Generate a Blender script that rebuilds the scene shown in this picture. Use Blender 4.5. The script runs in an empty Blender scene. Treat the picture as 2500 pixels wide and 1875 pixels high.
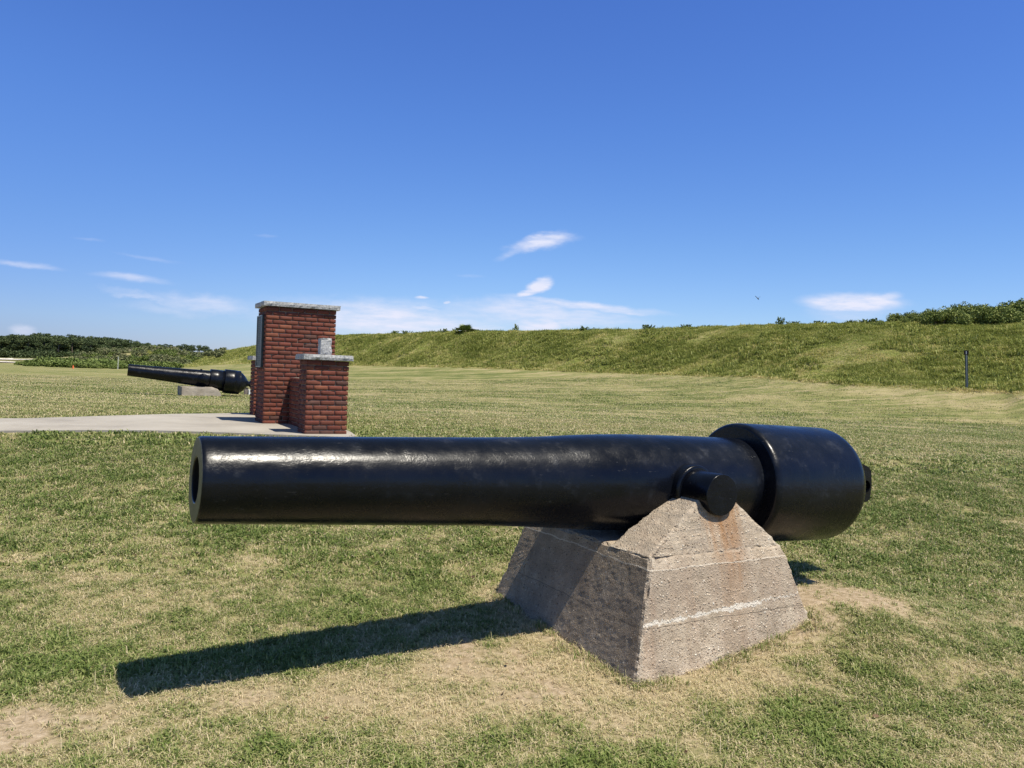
import bpy, bmesh, math, random
import numpy as np
from mathutils import Vector, Matrix, noise as mn
R = math.radians
scene = bpy.context.scene
COL = scene.collection
EYE = 1.57                      # eye height; near ground is z = 0

# ------------------------------------------------------------------ camera
FPX, PITCH, ROLL = 1946.2, R(-0.548), R(2.1)
cam = bpy.data.cameras.new('camera')
cam.sensor_width = 36; cam.lens = 36 * FPX / 2500
cam.clip_start = 0.05; cam.clip_end = 9000
camo = bpy.data.objects.new('camera', cam); COL.objects.link(camo)
c_, s_ = math.cos(PITCH), math.sin(PITCH); cr, sr = math.cos(ROLL), math.sin(ROLL)
F_ = Vector((0, c_, s_)); U_ = Vector((0, -s_, c_)); X_ = Vector((1, 0, 0))
rt = X_ * cr + U_ * sr; up = -X_ * sr + U_ * cr
camo.matrix_world = Matrix.Translation((0, 0, EYE)) @ Matrix((rt, up, -F_)).transposed().to_4x4()
scene.camera = camo

def bearing(u, v):
    """photo measurement -> direction as (x/y, z/y) seen from the eye"""
    uu, vv = u - 1250, v - 937.5
    u2 = uu * cr + vv * sr; v2 = -uu * sr + vv * cr
    y = c_ + v2 / FPX * s_
    return (u2 / FPX) / y, (s_ - v2 / FPX * c_) / y

# ------------------------------------------------------------------ sun, sky, exposure
SUN_EL, SUN_AZ = R(64.3), R(122.5)            # azimuth clockwise from +Y
sun_dir = Vector((math.cos(SUN_EL) * math.sin(SUN_AZ), math.cos(SUN_EL) * math.cos(SUN_AZ), math.sin(SUN_EL)))
sl = bpy.data.lights.new('sun', 'SUN'); sl.energy = 4.8; sl.angle = R(0.53); sl.color = (1, 0.93, 0.80)
so = bpy.data.objects.new('sun', sl); COL.objects.link(so)
so.rotation_euler = (-sun_dir).to_track_quat('-Z', 'Y').to_euler()
scene.view_settings.view_transform = 'Standard'; scene.view_settings.look = 'None'
scene.view_settings.exposure = 0.38; scene.view_settings.gamma = 1
scene.cycles.max_bounces = 6; scene.cycles.diffuse_bounces = 3; scene.cycles.transparent_max_bounces = 8

world = bpy.data.worlds.new('World'); scene.world = world; world.use_nodes = True
nt = world.node_tree; N = nt.nodes; L = nt.links; N.clear()
def wn(t, **k):
    n = N.new(t)
    for a, b in k.items(): setattr(n, a, b)
    return n
sky = wn('ShaderNodeTexSky'); sky.sky_type = 'NISHITA'; sky.sun_disc = False
sky.sun_elevation = SUN_EL; sky.sun_rotation = SUN_AZ
sky.air_density = 1.0; sky.dust_density = 0.15; sky.ozone_density = 2.2; sky.altitude = 0
hsv = wn('ShaderNodeHueSaturation'); hsv.inputs['Saturation'].default_value = 1.12
L.new(sky.outputs[0], hsv.inputs['Color'])
tc = wn('ShaderNodeTexCoord'); sx = wn('ShaderNodeSeparateXYZ'); L.new(tc.outputs['Generated'], sx.inputs[0])
def wm(op, a, b=None, cl=False):
    n = wn('ShaderNodeMath', operation=op, use_clamp=cl)
    for i, q in enumerate((a, b)):
        if q is None: continue
        if isinstance(q, (int, float)): n.inputs[i].default_value = q
        else: L.new(q, n.inputs[i])
    return n.outputs[0]
zr = wn('ShaderNodeValToRGB'); L.new(sx.outputs[2], zr.inputs[0]); el_ = zr.color_ramp.elements
for _i in range(5): el_.new(.5)
for _e, (p_, c_3) in zip(el_, ((0, (.60, .68, 1.08)), (.05, (.70, .81, 1.12)), (.16, (.66, .81, 1.13)), (.30, (.61, .79, 1.22)), (.46, (.58, .75, 1.26)), (.60, (.72, .74, .78)), (1, (.86, .76, .62)))):
    _e.position = p_; _e.color = (*c_3, 1)
tint = wn('ShaderNodeMix', data_type='RGBA', blend_type='MULTIPLY'); tint.inputs[0].default_value = 1; L.new(hsv.outputs[0], tint.inputs[6]); L.new(zr.outputs[0], tint.inputs[7])
ysafe = wm('MAXIMUM', sx.outputs[1], 0.05)
kk = wm('DIVIDE', sx.outputs[0], ysafe); ee = wm('DIVIDE', sx.outputs[2], ysafe)
cb = wn('ShaderNodeCombineXYZ'); L.new(kk, cb.inputs[0]); L.new(ee, cb.inputs[1])
def wnoise(scale, stretch, detail, rot=0):
    mp = wn('ShaderNodeMapping'); mp.inputs['Scale'].default_value = (scale / stretch, scale, 1); mp.inputs['Rotation'].default_value = (0, 0, rot)
    L.new(cb.outputs[0], mp.inputs[0]); n = wn('ShaderNodeTexNoise'); n.inputs['Scale'].default_value = 1; n.inputs['Detail'].default_value = detail
    n.inputs['Roughness'].default_value = 0.6
    L.new(mp.outputs[0], n.inputs['Vector']); return n
w1 = wnoise(42, 2.2, 5); w2 = wnoise(120, 5, 4, 0.1)
def warp(amp):
    v = wn('ShaderNodeVectorMath', operation='SUBTRACT'); L.new(w1.outputs['Color'], v.inputs[0]); v.inputs[1].default_value = (.5, .5, .5)
    s = wn('ShaderNodeVectorMath', operation='MULTIPLY'); L.new(v.outputs[0], s.inputs[0]); s.inputs[1].default_value = (amp * 1.6, amp, 0)
    a = wn('ShaderNodeVectorMath', operation='ADD'); L.new(cb.outputs[0], a.inputs[0]); L.new(s.outputs[0], a.inputs[1]); return a.outputs[0]
WPs = {'s': warp(0.012), 'm': warp(0.03), 'l': warp(0.055)}
clouds = [  # photo x, y, half width, half height, tilt deg (up to the right +), strength, inner edge, warp
    (1322, 593, 72, 21, 14, .95, .2, 'm'), (1350, 582, 42, 13, 3, .9, .2, 's'), (1262, 614, 52, 9, 22, .4, .1, 's'),
    (1318, 696, 30, 15, 18, 1.3, .5, 's'), (1290, 714, 34, 9, 22, 1.1, .4, 's'),
    (1420, 745, 195, 11, -4, .95, .15, 's'), (1290, 740, 110, 8, 2, .6, .1, 's'), (1500, 757, 110, 6, -5, .7, .2, 's'),
    (1330, 765, 250, 30, -3, .78, .15, 'm'), (940, 780, 320, 50, -2, 1.0, .1, 'm'), (870, 775, 70, 12, 4, .9, .2, 's'), (1090, 792, 120, 12, 0, .8, .2, 's'), (1180, 800, 60, 10, 0, .8, .3, 's'), (1130, 770, 260, 34, -3, .4, .05, 'm'),
    (1036, 751, 50, 5, -4, .8, .3, 's'), (1030, 726, 16, 5, 0, .9, .3, 's'), (1096, 736, 10, 4, 0, .8, .3, 's'),
    (900, 748, 30, 9, 10, .5, .2, 's'), (860, 760, 90, 14, -8, .45, .1, 'm'),
    (1315, 792, 62, 22, 0, 1.0, .5, 's'), (1250, 780, 40, 8, 5, .4, .2, 's'),
    (2085, 738, 118, 24, 1, 1.1, .5, 's'), (2160, 728, 45, 14, 12, .7, .3, 's'), (2080, 762, 110, 38, 0, .42, .1, 'm'),
    (500, 742, 120, 26, -4, .62, .1, 'm'), (340, 722, 90, 10, -10, .4, .1, 'm'), (420, 755, 130, 16, -3, .3, .05, 'm'),
    (320, 678, 95, 10, -4, .55, .1, 's'), (60, 646, 90, 8, -4, .5, .1, 's'), (360, 628, 80, 5, -8, .16, .1, 's'), (215, 586, 40, 4, -3, .14, .1, 's'),
    (55, 806, 32, 15, 0, .55, .4, 's'), (2500, 744, 18, 10, 0, 1.1, .5, 's'), (650, 577, 26, 4, -2, .15, .1, 's'), (1150, 673, 35, 4, -3, .18, .1, 's'),
]
acc = None
for (u, v, a, b, tilt, st, inner, wp) in clouds:
    k0, e0 = bearing(u, v)
    mp = wn('ShaderNodeMapping', vector_type='TEXTURE')
    mp.inputs['Location'].default_value = (k0, e0, 0); mp.inputs['Rotation'].default_value = (0, 0, R(tilt) - ROLL * 0)
    mp.inputs['Scale'].default_value = (a / FPX, b / FPX, 1)
    L.new(WPs[wp], mp.inputs[0])
    ln = wn('ShaderNodeVectorMath', operation='LENGTH'); L.new(mp.outputs[0], ln.inputs[0])
    mr = wn('ShaderNodeMapRange', interpolation_type='SMOOTHSTEP'); L.new(ln.outputs['Value'], mr.inputs[0])
    mr.inputs[1].default_value = 1.35; mr.inputs[2].default_value = inner; mr.inputs[3].default_value = 0; mr.inputs[4].default_value = st
    acc = mr.outputs[0] if acc is None else wm('MAXIMUM', wm('MULTIPLY', acc, 1.0), mr.outputs[0])
det = wn('ShaderNodeMapRange'); L.new(w2.outputs[0], det.inputs[0])
det.inputs[1].default_value = .25; det.inputs[2].default_value = .62; det.inputs[3].default_value = .35; det.inputs[4].default_value = 1
mask = wm('MULTIPLY', acc, det.outputs[0])
mask = wm('MULTIPLY', mask, wm('GREATER_THAN', sx.outputs[1], 0.06), True)
mx = wn('ShaderNodeMix', data_type='RGBA'); L.new(mask, mx.inputs[0]); az_ = wn('ShaderNodeMapRange', interpolation_type='SMOOTHSTEP'); L.new(kk, az_.inputs[0]); az_.inputs[1].default_value = .1; az_.inputs[2].default_value = -.75
lowz = wn('ShaderNodeMapRange', interpolation_type='SMOOTHSTEP'); L.new(sx.outputs[2], lowz.inputs[0]); lowz.inputs[1].default_value = .35; lowz.inputs[2].default_value = 0
deep = wn('ShaderNodeMix', data_type='RGBA', blend_type='MULTIPLY'); L.new(wm('MULTIPLY', az_.outputs[0], lowz.outputs[0]), deep.inputs[0]); L.new(tint.outputs[2], deep.inputs[6]); deep.inputs[7].default_value = (.62, .66, .80, 1)
L.new(deep.outputs[2], mx.inputs[6])
mx.inputs[7].default_value = (6.2, 6.4, 7.6, 1)
bg = wn('ShaderNodeBackground'); bg.inputs['Strength'].default_value = 0.10; L.new(mx.outputs[2], bg.inputs['Color'])
ow = wn('ShaderNodeOutputWorld'); L.new(bg.outputs[0], ow.inputs[0])

# ------------------------------------------------------------------ helpers
rng = np.random.default_rng(7); random.seed(7)
def tag(o, label=None, cat=None, group=None, kind=None):
    if label: o['label'] = label
    if cat: o['category'] = cat
    if group: o['group'] = group
    if kind: o['kind'] = kind
    return o
def link(name, me, mat=None, parent=None, smooth=False):
    o = bpy.data.objects.new(name, me); COL.objects.link(o)
    if mat: me.materials.append(mat)
    if parent: o.parent = parent
    if smooth: me.polygons.foreach_set('use_smooth', [True] * len(me.polygons))
    return o
def empty(name, loc, rot=(0, 0, 0)):
    o = bpy.data.objects.new(name, None); COL.objects.link(o); o.location = loc; o.rotation_euler = rot; o.empty_display_size = .3; return o
def mesh_np(name, V, Fc):
    me = bpy.data.meshes.new(name); V = np.asarray(V, np.float32); Fc = np.asarray(Fc, np.int32)
    me.vertices.add(len(V)); me.vertices.foreach_set('co', V.ravel())
    n, w = Fc.shape
    me.loops.add(n * w); me.loops.foreach_set('vertex_index', Fc.ravel())
    me.polygons.add(n); me.polygons.foreach_set('loop_start', np.arange(0, n * w, w, dtype=np.int32)); me.polygons.foreach_set('loop_total', np.full(n, w, np.int32))
    me.update(calc_edges=True); return me
def bm_mesh(name, bm):
    me = bpy.data.meshes.new(name); bmesh.ops.recalc_face_normals(bm, faces=bm.faces); bm.to_mesh(me); bm.free(); return me
def fattr(me, name, vals):
    a = me.attributes.new(name, 'FLOAT', 'POINT'); a.data.foreach_set('value', np.asarray(vals, np.float32))
def lathe(name, prof, seg=128):
    """solid of revolution about local X; prof = [(x, r)]"""
    V = []; Fc = []; th = np.linspace(0, 2 * math.pi, seg, endpoint=False)
    for x, r in prof:
        V.append(np.stack([np.full(seg, x), r * np.cos(th), r * np.sin(th)], 1))
    V = np.concatenate(V)
    for i in range(len(prof) - 1):
        a = i * seg + np.arange(seg); b = i * seg + (np.arange(seg) + 1) % seg
        Fc.append(np.stack([a, a + seg, b + seg, b], 1))
    me = mesh_np(name, V, np.concatenate(Fc))
    bm = bmesh.new(); bm.from_mesh(me)
    bmesh.ops.remove_doubles(bm, verts=bm.verts, dist=1e-5); bpy.data.meshes.remove(me)
    return bm_mesh(name, bm)
def boolean(me, cutters):
    o = bpy.data.objects.new('work', me); COL.objects.link(o); cs = []
    for cm in cutters:
        c = bpy.data.objects.new('cut', cm); COL.objects.link(c); cs.append(c)
        m = o.modifiers.new('b', 'BOOLEAN'); m.operation = 'DIFFERENCE'; m.object = c; m.solver = 'EXACT'
    dg = bpy.context.evaluated_depsgraph_get()
    out = bpy.data.meshes.new_from_object(o.evaluated_get(dg))
    for q in cs + [o]: bpy.data.objects.remove(q)
    return out
def cyl_bm(bm, p0, p1, r0, r1=None, seg=24):
    p0 = Vector(p0); p1 = Vector(p1); r1 = r0 if r1 is None else r1; d = (p1 - p0)
    q = d.to_track_quat('Z', 'Y').to_matrix(); rings = []
    for p, r in ((p0, r0), (p1, r1)):
        rings.append([bm.verts.new(p + q @ Vector((r * math.cos(2 * math.pi * i / seg), r * math.sin(2 * math.pi * i / seg), 0))) for i in range(seg)])
    for i in range(seg):
        j = (i + 1) % seg; bm.faces.new((rings[0][i], rings[0][j], rings[1][j], rings[1][i]))
    bm.faces.new(rings[0][::-1]); bm.faces.new(rings[1])
def box_bm(bm, x0, x1, y0, y1, z0, z1):
    v = [bm.verts.new((x, y, z)) for z in (z0, z1) for (x, y) in ((x0, y0), (x1, y0), (x1, y1), (x0, y1))]
    for f in ((3, 2, 1, 0), (4, 5, 6, 7), (0, 1, 5, 4), (1, 2, 6, 5), (2, 3, 7, 6), (3, 0, 4, 7)): bm.faces.new([v[i] for i in f])
    return v

# value noise in numpy
_perm = np.random.default_rng(3).random((256, 256))
def vnoise(x, y):
    xi = np.floor(x).astype(int); yi = np.floor(y).astype(int); fx = x - xi; fy = y - yi
    fx = fx * fx * (3 - 2 * fx); fy = fy * fy * (3 - 2 * fy); g = lambda a, b: _perm[a % 256, b % 256]
    return (g(xi, yi) * (1 - fx) + g(xi + 1, yi) * fx) * (1 - fy) + (g(xi, yi + 1) * (1 - fx) + g(xi + 1, yi + 1) * fx) * fy
def fbm(x, y, o=4):
    s = 0; a = .5; t = 0
    for i in range(o):
        s = s + a * vnoise(x * 2 ** i + 17.3 * i, y * 2 ** i + 9.1 * i); t += a; a *= .55
    return s / t
def sstep(a, b, x):
    t = np.clip((x - a) / (b - a), 0, 1); return t * t * (3 - 2 * t)

# material builder
class M:
    def __init__(s, name, rough=.8, spec=.3):
        s.m = bpy.data.materials.new(name); s.m.use_nodes = True; s.n = s.m.node_tree.nodes; s.l = s.m.node_tree.links
        s.b = s.n['Principled BSDF']; s.b.inputs['Roughness'].default_value = rough; s.b.inputs['Specular IOR Level'].default_value = spec
        s.tc = s.n.new('ShaderNodeTexCoord'); s.geo = s.n.new('ShaderNodeNewGeometry')
    def put(s, inp, v):
        if isinstance(v, bpy.types.NodeSocket): s.l.new(v, inp)
        elif isinstance(v, (tuple, list)) and len(v) == 3 and inp.type == 'RGBA': inp.default_value = (*v, 1)
        else: inp.default_value = v
    def noise(s, scale, detail=4, rough=.55, co='Object', vec=None, stretch=None, out=0, dist=0):
        n = s.n.new('ShaderNodeTexNoise'); n.inputs['Scale'].default_value = scale; n.inputs['Detail'].default_value = detail; n.inputs['Roughness'].default_value = rough
        n.inputs['Distortion'].default_value = dist
        src = vec if vec is not None else (s.geo.outputs['Position'] if co == 'World' else s.tc.outputs[co])
        if stretch:
            mp = s.n.new('ShaderNodeMapping'); mp.inputs['Scale'].default_value = stretch[:3]
            if len(stretch) > 3: mp.inputs['Rotation'].default_value = (0, 0, stretch[3])
            s.l.new(src, mp.inputs[0]); src = mp.outputs[0]
        s.l.new(src, n.inputs['Vector']); return n.outputs[out]
    def voro(s, scale, co='Object', out='Distance', feature='F1', rnd=1, vec=None):
        n = s.n.new('ShaderNodeTexVoronoi'); n.feature = feature; n.inputs['Scale'].default_value = scale; n.inputs['Randomness'].default_value = rnd
        s.l.new(vec if vec is not None else (s.geo.outputs['Position'] if co == 'World' else s.tc.outputs[co]), n.inputs['Vector']); return n.outputs[out]
    def mr(s, v, a, b, c=0., d=1., smooth=False):
        n = s.n.new('ShaderNodeMapRange'); s.put(n.inputs[0], v)
        if smooth: n.interpolation_type = 'SMOOTHSTEP'
        for i, q in enumerate((a, b, c, d)): n.inputs[i + 1].default_value = q
        return n.outputs[0]
    def math(s, op, a, b=0., cl=False):
        n = s.n.new('ShaderNodeMath'); n.operation = op; n.use_clamp = cl; s.put(n.inputs[0], a); s.put(n.inputs[1], b); return n.outputs[0]
    def mix(s, f, a, b, mode='MIX'):
        n = s.n.new('ShaderNodeMix'); n.data_type = 'RGBA'; n.blend_type = mode; s.put(n.inputs[0], f); s.put(n.inputs[6], a); s.put(n.inputs[7], b); return n.outputs[2]
    def ramp(s, f, stops):
        n = s.n.new('ShaderNodeValToRGB'); e = n.color_ramp.elements
        while len(e) < len(stops): e.new(.5)
        for i, (p, c) in enumerate(stops): e[i].position = p; e[i].color = (*c, 1)
        s.put(n.inputs[0], f); return n.outputs[0]
    def sep(s, co='Object'):
        n = s.n.new('ShaderNodeSeparateXYZ'); s.l.new(s.geo.outputs['Position'] if co == 'World' else s.tc.outputs[co], n.inputs[0]); return n.outputs
    def attr(s, name, typ='GEOMETRY', out='Fac'):
        n = s.n.new('ShaderNodeAttribute'); n.attribute_name = name; n.attribute_type = typ; return n.outputs[out]
    def bump(s, h, dist=.01, strength=1., nrm=None):
        n = s.n.new('ShaderNodeBump'); n.inputs['Distance'].default_value = dist; n.inputs['Strength'].default_value = strength; s.put(n.inputs['Height'], h)
        if nrm is not None: s.l.new(nrm, n.inputs['Normal'])
        s.l.new(n.outputs[0], s.b.inputs['Normal']); return n.outputs[0]
    def color(s, c): s.put(s.b.inputs['Base Color'], c); return s
    def rough(s, r): s.put(s.b.inputs['Roughness'], r); return s

# ------------------------------------------------------------------ terrain
PXK = [(p, bearing(p, 880)[0]) for p in (0, 100, 200, 250, 300, 430, 480, 500, 540, 622, 700, 822, 1130, 1469, 1864, 2113, 2500)]
KS = np.array([q[1] for q in PXK])
DB = np.array([102, 100, 99, 98, 96, 94, 93, 91, 88, 82, 77, 71, 58, 46, 37, 32, 28.0])
ZB = np.array([-.6, -.6, -.6, -.6, -.55, -.4, -.2, 0, .1, .35, .42, .44, .49, .40, .36, .14, .05])
DC = np.array([150, 145, 128, 125, 125, 122, 118, 115, 107, 95, 88, 82, 70, 58, 49, 45, 42.0])
EC = np.array([.000, .001, .006, .012, .0165, .0155, .0122, .0125, .0178, .0258, .033, .0430, .0530, .0612, .0745, .081, .0915])
ZC = EC * DC
def terrain(x, y):
    """height above the datum (near ground) and the mound parameter"""
    x = np.asarray(x, float); y = np.asarray(y, float)
    yy = np.maximum(y, 3.0); k = np.clip(x / yy, -1.0, .95)
    z = np.interp(y, [-60, 1, 3.2, 4.1, 5.5, 7, 9, 10.3, 14, 24, 400], [-1.66, -1.62, -1.60, -1.57, -1.49, -1.32, -1.06, -.895, -.895, -.96, -.96])
    z = z + .17 * np.exp(-(((x - 2.15) / .85) ** 2 + ((y - 5.0) / .75) ** 2)) + .012 * (fbm(x * 1.3, y * 1.3, 3) - .5) * np.clip(1.5 - y / 20, 0, 1)
    z = z + .022 * np.clip(x, -3, 0) * np.exp(-((y - 3.8) / 1.6) ** 2)
    j = (fbm(x * .16 + 40, y * .16, 3) - .5) * .07 + (fbm(x * 1.1, y * .9, 3) - .5) * .035
    db = np.interp(k, KS, DB) * (1 + j); zb = np.interp(k, KS, ZB); dc = np.interp(k, KS, DC); zc = np.interp(k, KS, ZC)
    w = k > .62                                    # beyond the frame the mound keeps running along
    db = np.where(w, np.maximum(db - (k - .62) * 18, 20), db); dc = np.where(w, np.maximum(dc - (k - .62) * 18, 32), dc)
    t0 = np.clip((y - 24) / np.maximum(db - 24, 1), 0, 1)
    z = np.where(y > 24, -.96 + (zb + .96) * (t0 ** 1.6), z)
    t = np.clip((y - db) / (dc - db), 0, 1)
    prof = .25 * t + .75 * (t * t * (3 - 2 * t)) ** .9
    zm = zb + (zc - zb) * prof + (fbm(x * .22, y * .22, 4) - .5) * .17 * np.sin(np.clip(t, 0, 1) * math.pi) + (fbm(x * .8, y * .8, 3) - .5) * .12 * sstep(0, .15, t)
    back = np.clip(y - dc, 0, None)
    zback = zc - .5 * (1 - np.exp(-back / 6)) * np.clip(zc, 0, 2) - np.clip(back - 4, 0, 60) * .03
    zm = np.where(y > dc, np.maximum(zback, -.2), zm)
    z = np.where(y > db, zm, z)
    return z + EYE, (y - db) / (dc - db)
def gz(x, y): return float(terrain(np.array([x]), np.array([y]))[0][0])

NB = [(1.05, 3.98), (1.05, 3.98)]
def ped_dist(x, y):
    """signed distance (in plan) outside the concrete pedestal's footprint"""
    dx = x - .90; dy = y - 5.10; ca, sa = math.cos(R(29.4)), math.sin(R(29.4))
    a = dx * ca + dy * sa; b = -dx * sa + dy * ca
    qx = np.abs(a) - .67; qy = np.abs(b) - .78
    return np.hypot(np.maximum(qx, 0), np.maximum(qy, 0)) + np.minimum(np.maximum(qx, qy), 0)
def blob(x, y, cx, cy, rx, ry, rot=0):
    ca, sa = math.cos(R(rot)), math.sin(R(rot)); dx = x - cx; dy = y - cy
    return np.exp(-((dx * ca + dy * sa) / rx) ** 2 - ((-dx * sa + dy * ca) / ry) ** 2)
def masks(x, y):
    x = np.asarray(x, float); y = np.asarray(y, float)
    n1 = fbm(x * .9, y * .9, 4); n2 = fbm(x * 3.1 + 5, y * 3.1, 4); n3 = fbm(x * .22 + 9, y * .35, 3); n4 = fbm(x * 9, y * 9, 3)
    dry = .45 + .42 * (n1 - .5) + .62 * (n2 - .5) + .3 * (n3 - .5) + .9 * (n4 - .5)
    pd = ped_dist(x, y)
    dry = dry + .75 * np.exp(-np.clip(pd, 0, 9) / .16) + .36 * blob(x, y, -.6, 3.9, 1.6, .34, 8) + .3 * blob(x, y, .2, 4.2, .9, .4, -30)
    dry = dry + .30 * blob(x, y, 2.35, 5.3, .45, .4) + .12 * blob(x, y, -2.5, 5.2, .9, .7)
    dry = dry - .26 * blob(x, y, 1.55, 3.75, .75, .38, 15) - .30 * blob(x, y, -2.6, 4.15, .5, .38) - .22 * blob(x, y, -.5, 5.3, .9, .45, 20)
    dry = dry - .15 * blob(x, y, 2.6, 6.3, .8, .6) - .2 * blob(x, y, -1.5, 4.25, .8, .2, 12) - .2 * blob(x, y, .3, 3.2, .9, .2) - .15 * blob(x, y, 3.2, 4.5, .6, .5)
    far = sstep(7, 14, y)
    dry = dry * (1 - far) + far * (.46 + .5 * (n3 - .5) + .5 * (n1 - .5) + .3 * (n2 - .5))
    kq = np.clip(x / np.maximum(y, 3), -1, .95); dbq = np.interp(kq, KS, DB); dry = dry + .12 * sstep(.86, .98, y / dbq) * (kq > -.3) * (.4 + 1.2 * n2)
    bare = .95 * sstep(.22, .02, pd + .35 * (n2 - .5)) * .75
    bare = bare + .9 * blob(x, y, -2.30, 3.45, .55, .33) + .42 * blob(x, y, -1.1, 3.80, .75, .18, 6) + .5 * blob(x, y, .15, 3.95, .5, .22, -25)
    bare = bare + .62 * blob(x, y, -.05, 4.42, .55, .26, -38)  + 1.15 * blob(x, y, 2.25, 5.25, .60, .46) + .35 * blob(x, y, .35, 3.55, .3, .1) + .3 * blob(x, y, 2.35, 3.42, .2, .12)
    bare = bare + 1.0 * blob(x, y, -2.0, 10.35, .35, .12)
    bare = np.clip((bare + .9 * (n2 - .5) + .5 * (n4 - .5) - .14) * 1.4, 0, 1)
    return np.clip(dry, 0, 1), bare

def grid(kv, yv):
    Y, K = np.meshgrid(yv, kv, indexing='ij')
    W = np.where(Y > 2, Y, 2 + (2 - Y) * .9)
    return K * W, Y
kd = np.concatenate([np.linspace(-2.6, -.95, 24)[:-1], np.linspace(-.95, -.72, 14)[:-1], np.linspace(-.72, .72, 330), np.linspace(.72, .95, 14)[1:], np.linspace(.95, 2.6, 24)[1:]])
yd = np.concatenate([np.linspace(-70, 1.5, 26)[:-1], np.geomspace(1.5, 14, 230)[:-1], np.geomspace(14, 160, 260)[:-1], np.geomspace(160, 6000, 30)])
GX, GY = grid(kd, yd); GZ, GT = terrain(GX, GY)
# the ground falls level far out
far = GY > 400
GZ = np.where(far, GZ.min() * 0 + EYE - .2, GZ)
nr, nc = GX.shape
idx = np.arange(nr * nc).reshape(nr, nc)
quads = np.stack([idx[:-1, :-1], idx[:-1, 1:], idx[1:, 1:], idx[1:, :-1]], -1)
ismound = ((GT[:-1, :-1] > -.02) & (GY[:-1, :-1] < 400) & (GX[:-1, :-1] / np.maximum(GY[:-1, :-1], 3) > KS[5] - .06))
V = np.stack([GX, GY, GZ], -1).reshape(-1, 3)
def sub(qm):
    q = quads[qm]; used, inv = np.unique(q, return_inverse=True); return V[used], inv.reshape(-1, 4), used
dryA, bareA = masks(GX.ravel(), GY.ravel())

gm = M('lawn_soil', .95, .1)
dry = gm.attr('dry'); bare = gm.attr('bare')
nf = gm.noise(140, 3, .7, 'World'); nmid = gm.noise(22, 5, .7, 'World'); nbig = gm.noise(2.2, 5, .65, 'World')
stripe = gm.noise(1, 5, .6, 'World', stretch=(.05, .9, .2, R(4)))
stripe2 = gm.noise(1, 6, .65, 'World', stretch=(.35, 3.6, .2, R(-3)))
t = gm.math('ADD', dry, gm.mr(nf, .3, .7, -.22, .22)); t = gm.math('ADD', t, gm.mr(nmid, .3, .7, -.2, .2))
t = gm.math('ADD', t, gm.mr(stripe, .3, .7, -.3, .3)); t = gm.math('ADD', t, gm.mr(stripe2, .3, .7, -.35, .35))
gcol = gm.ramp(t, [(0.0, (.095, .120, .034)), (.35, (.175, .190, .064)), (.6, (.265, .245, .105)), (1, (.37, .31, .175))])
soil = gm.ramp(gm.mr(nmid, .3, .7), [(0, (.24, .165, .10)), (.45, (.40, .305, .20)), (1, (.56, .455, .32))])
gm.color(gm.mix(gm.math('MULTIPLY', bare, gm.mr(nmid, .25, .55, .6, 1), True), gcol, soil))
gm.bump(gm.math('ADD', gm.math('MULTIPLY', nf, .35), nmid), .03, .8)
v, f, used = sub(~ismound)
me = mesh_np('lawn', v, f); fattr(me, 'dry', dryA[used]); fattr(me, 'bare', bareA[used])
tag(link('ground', me, gm.m, smooth=True), kind='structure')

mm = M('mound_turf', .95, .1)
nf = mm.noise(9, 4, .7, 'World'); nb = mm.noise(.35, 5, .62, 'World'); n3 = mm.noise(1.6, 5, .65, 'World'); lo = mm.attr('low')
t = mm.math('ADD', mm.mr(nb, .3, .7, -.1, .75), mm.mr(nf, .3, .7, -.2, .2)); t = mm.math('ADD', t, mm.mr(n3, .3, .7, -.25, .3)); t = mm.math('ADD', t, mm.math('MULTIPLY', lo, .2))
mm.color(mm.ramp(t, [(0, (.17, .205, .045)), (.35, (.25, .28, .07)), (.62, (.33, .32, .12)), (1, (.45, .37, .21))]))
mm.bump(mm.math('ADD', nf, n3), .25, .9)
v, f, used = sub(ismound)
me = mesh_np('mound', v, f); fattr(me, 'low', np.clip(1 - GT.ravel()[used] * 5, 0, 1))
tag(link('grassy_mound', me, mm.m, smooth=True), kind='structure')

# sandy bunker and pale track at the far left of the field
def patch(name, pts, mat, zoff=.03, nsub=5):
    bm = bmesh.new(); vs = [bm.verts.new((x, y, 0)) for x, y in pts]; bm.faces.new(vs); bmesh.ops.triangulate(bm, faces=bm.faces)
    for _ in range(nsub): bmesh.ops.subdivide_edges(bm, edges=[e for e in bm.edges if e.calc_length() > .8], cuts=1)
    xs = np.array([q.co.x for q in bm.verts]); ys = np.array([q.co.y for q in bm.verts]); zz, _ = terrain(xs, ys)
    for q, z in zip(bm.verts, zz): q.co.z = z + zoff
    return link(name, bm_mesh(name, bm), mat)
sm = M('pale_sand', .9, .2); sm.color(sm.ramp(sm.noise(.8, 4, co='World'), [(.3, (.62, .56, .47)), (.7, (.78, .73, .64))]))
def sand(u0, u1, ya, yb, name, top):
    pts = []
    for i in range(13):
        u = u0 + (u1 - u0) * i / 12; k = bearing(u, 885)[0]; w = min(1, (12 - i) / 3); pts.append((k * ya, ya - 0 + (1 - w) * (yb - ya) * .4))
    for i in range(12, -1, -1):
        u = u0 + (u1 - u0) * i / 12; k = bearing(u, 885)[0]; w = min(1, (12 - i) / 3); pts.append((k * yb, yb - (1 - w) * (yb - ya) * .5))
    o = patch(name, pts, sm.m, top); tag(o, kind='structure')
sand(-220, 49, 96, 108, 'sand_bunker', .10)
sand(-100, 80, 121, 132, 'sand_track', .12)

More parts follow.
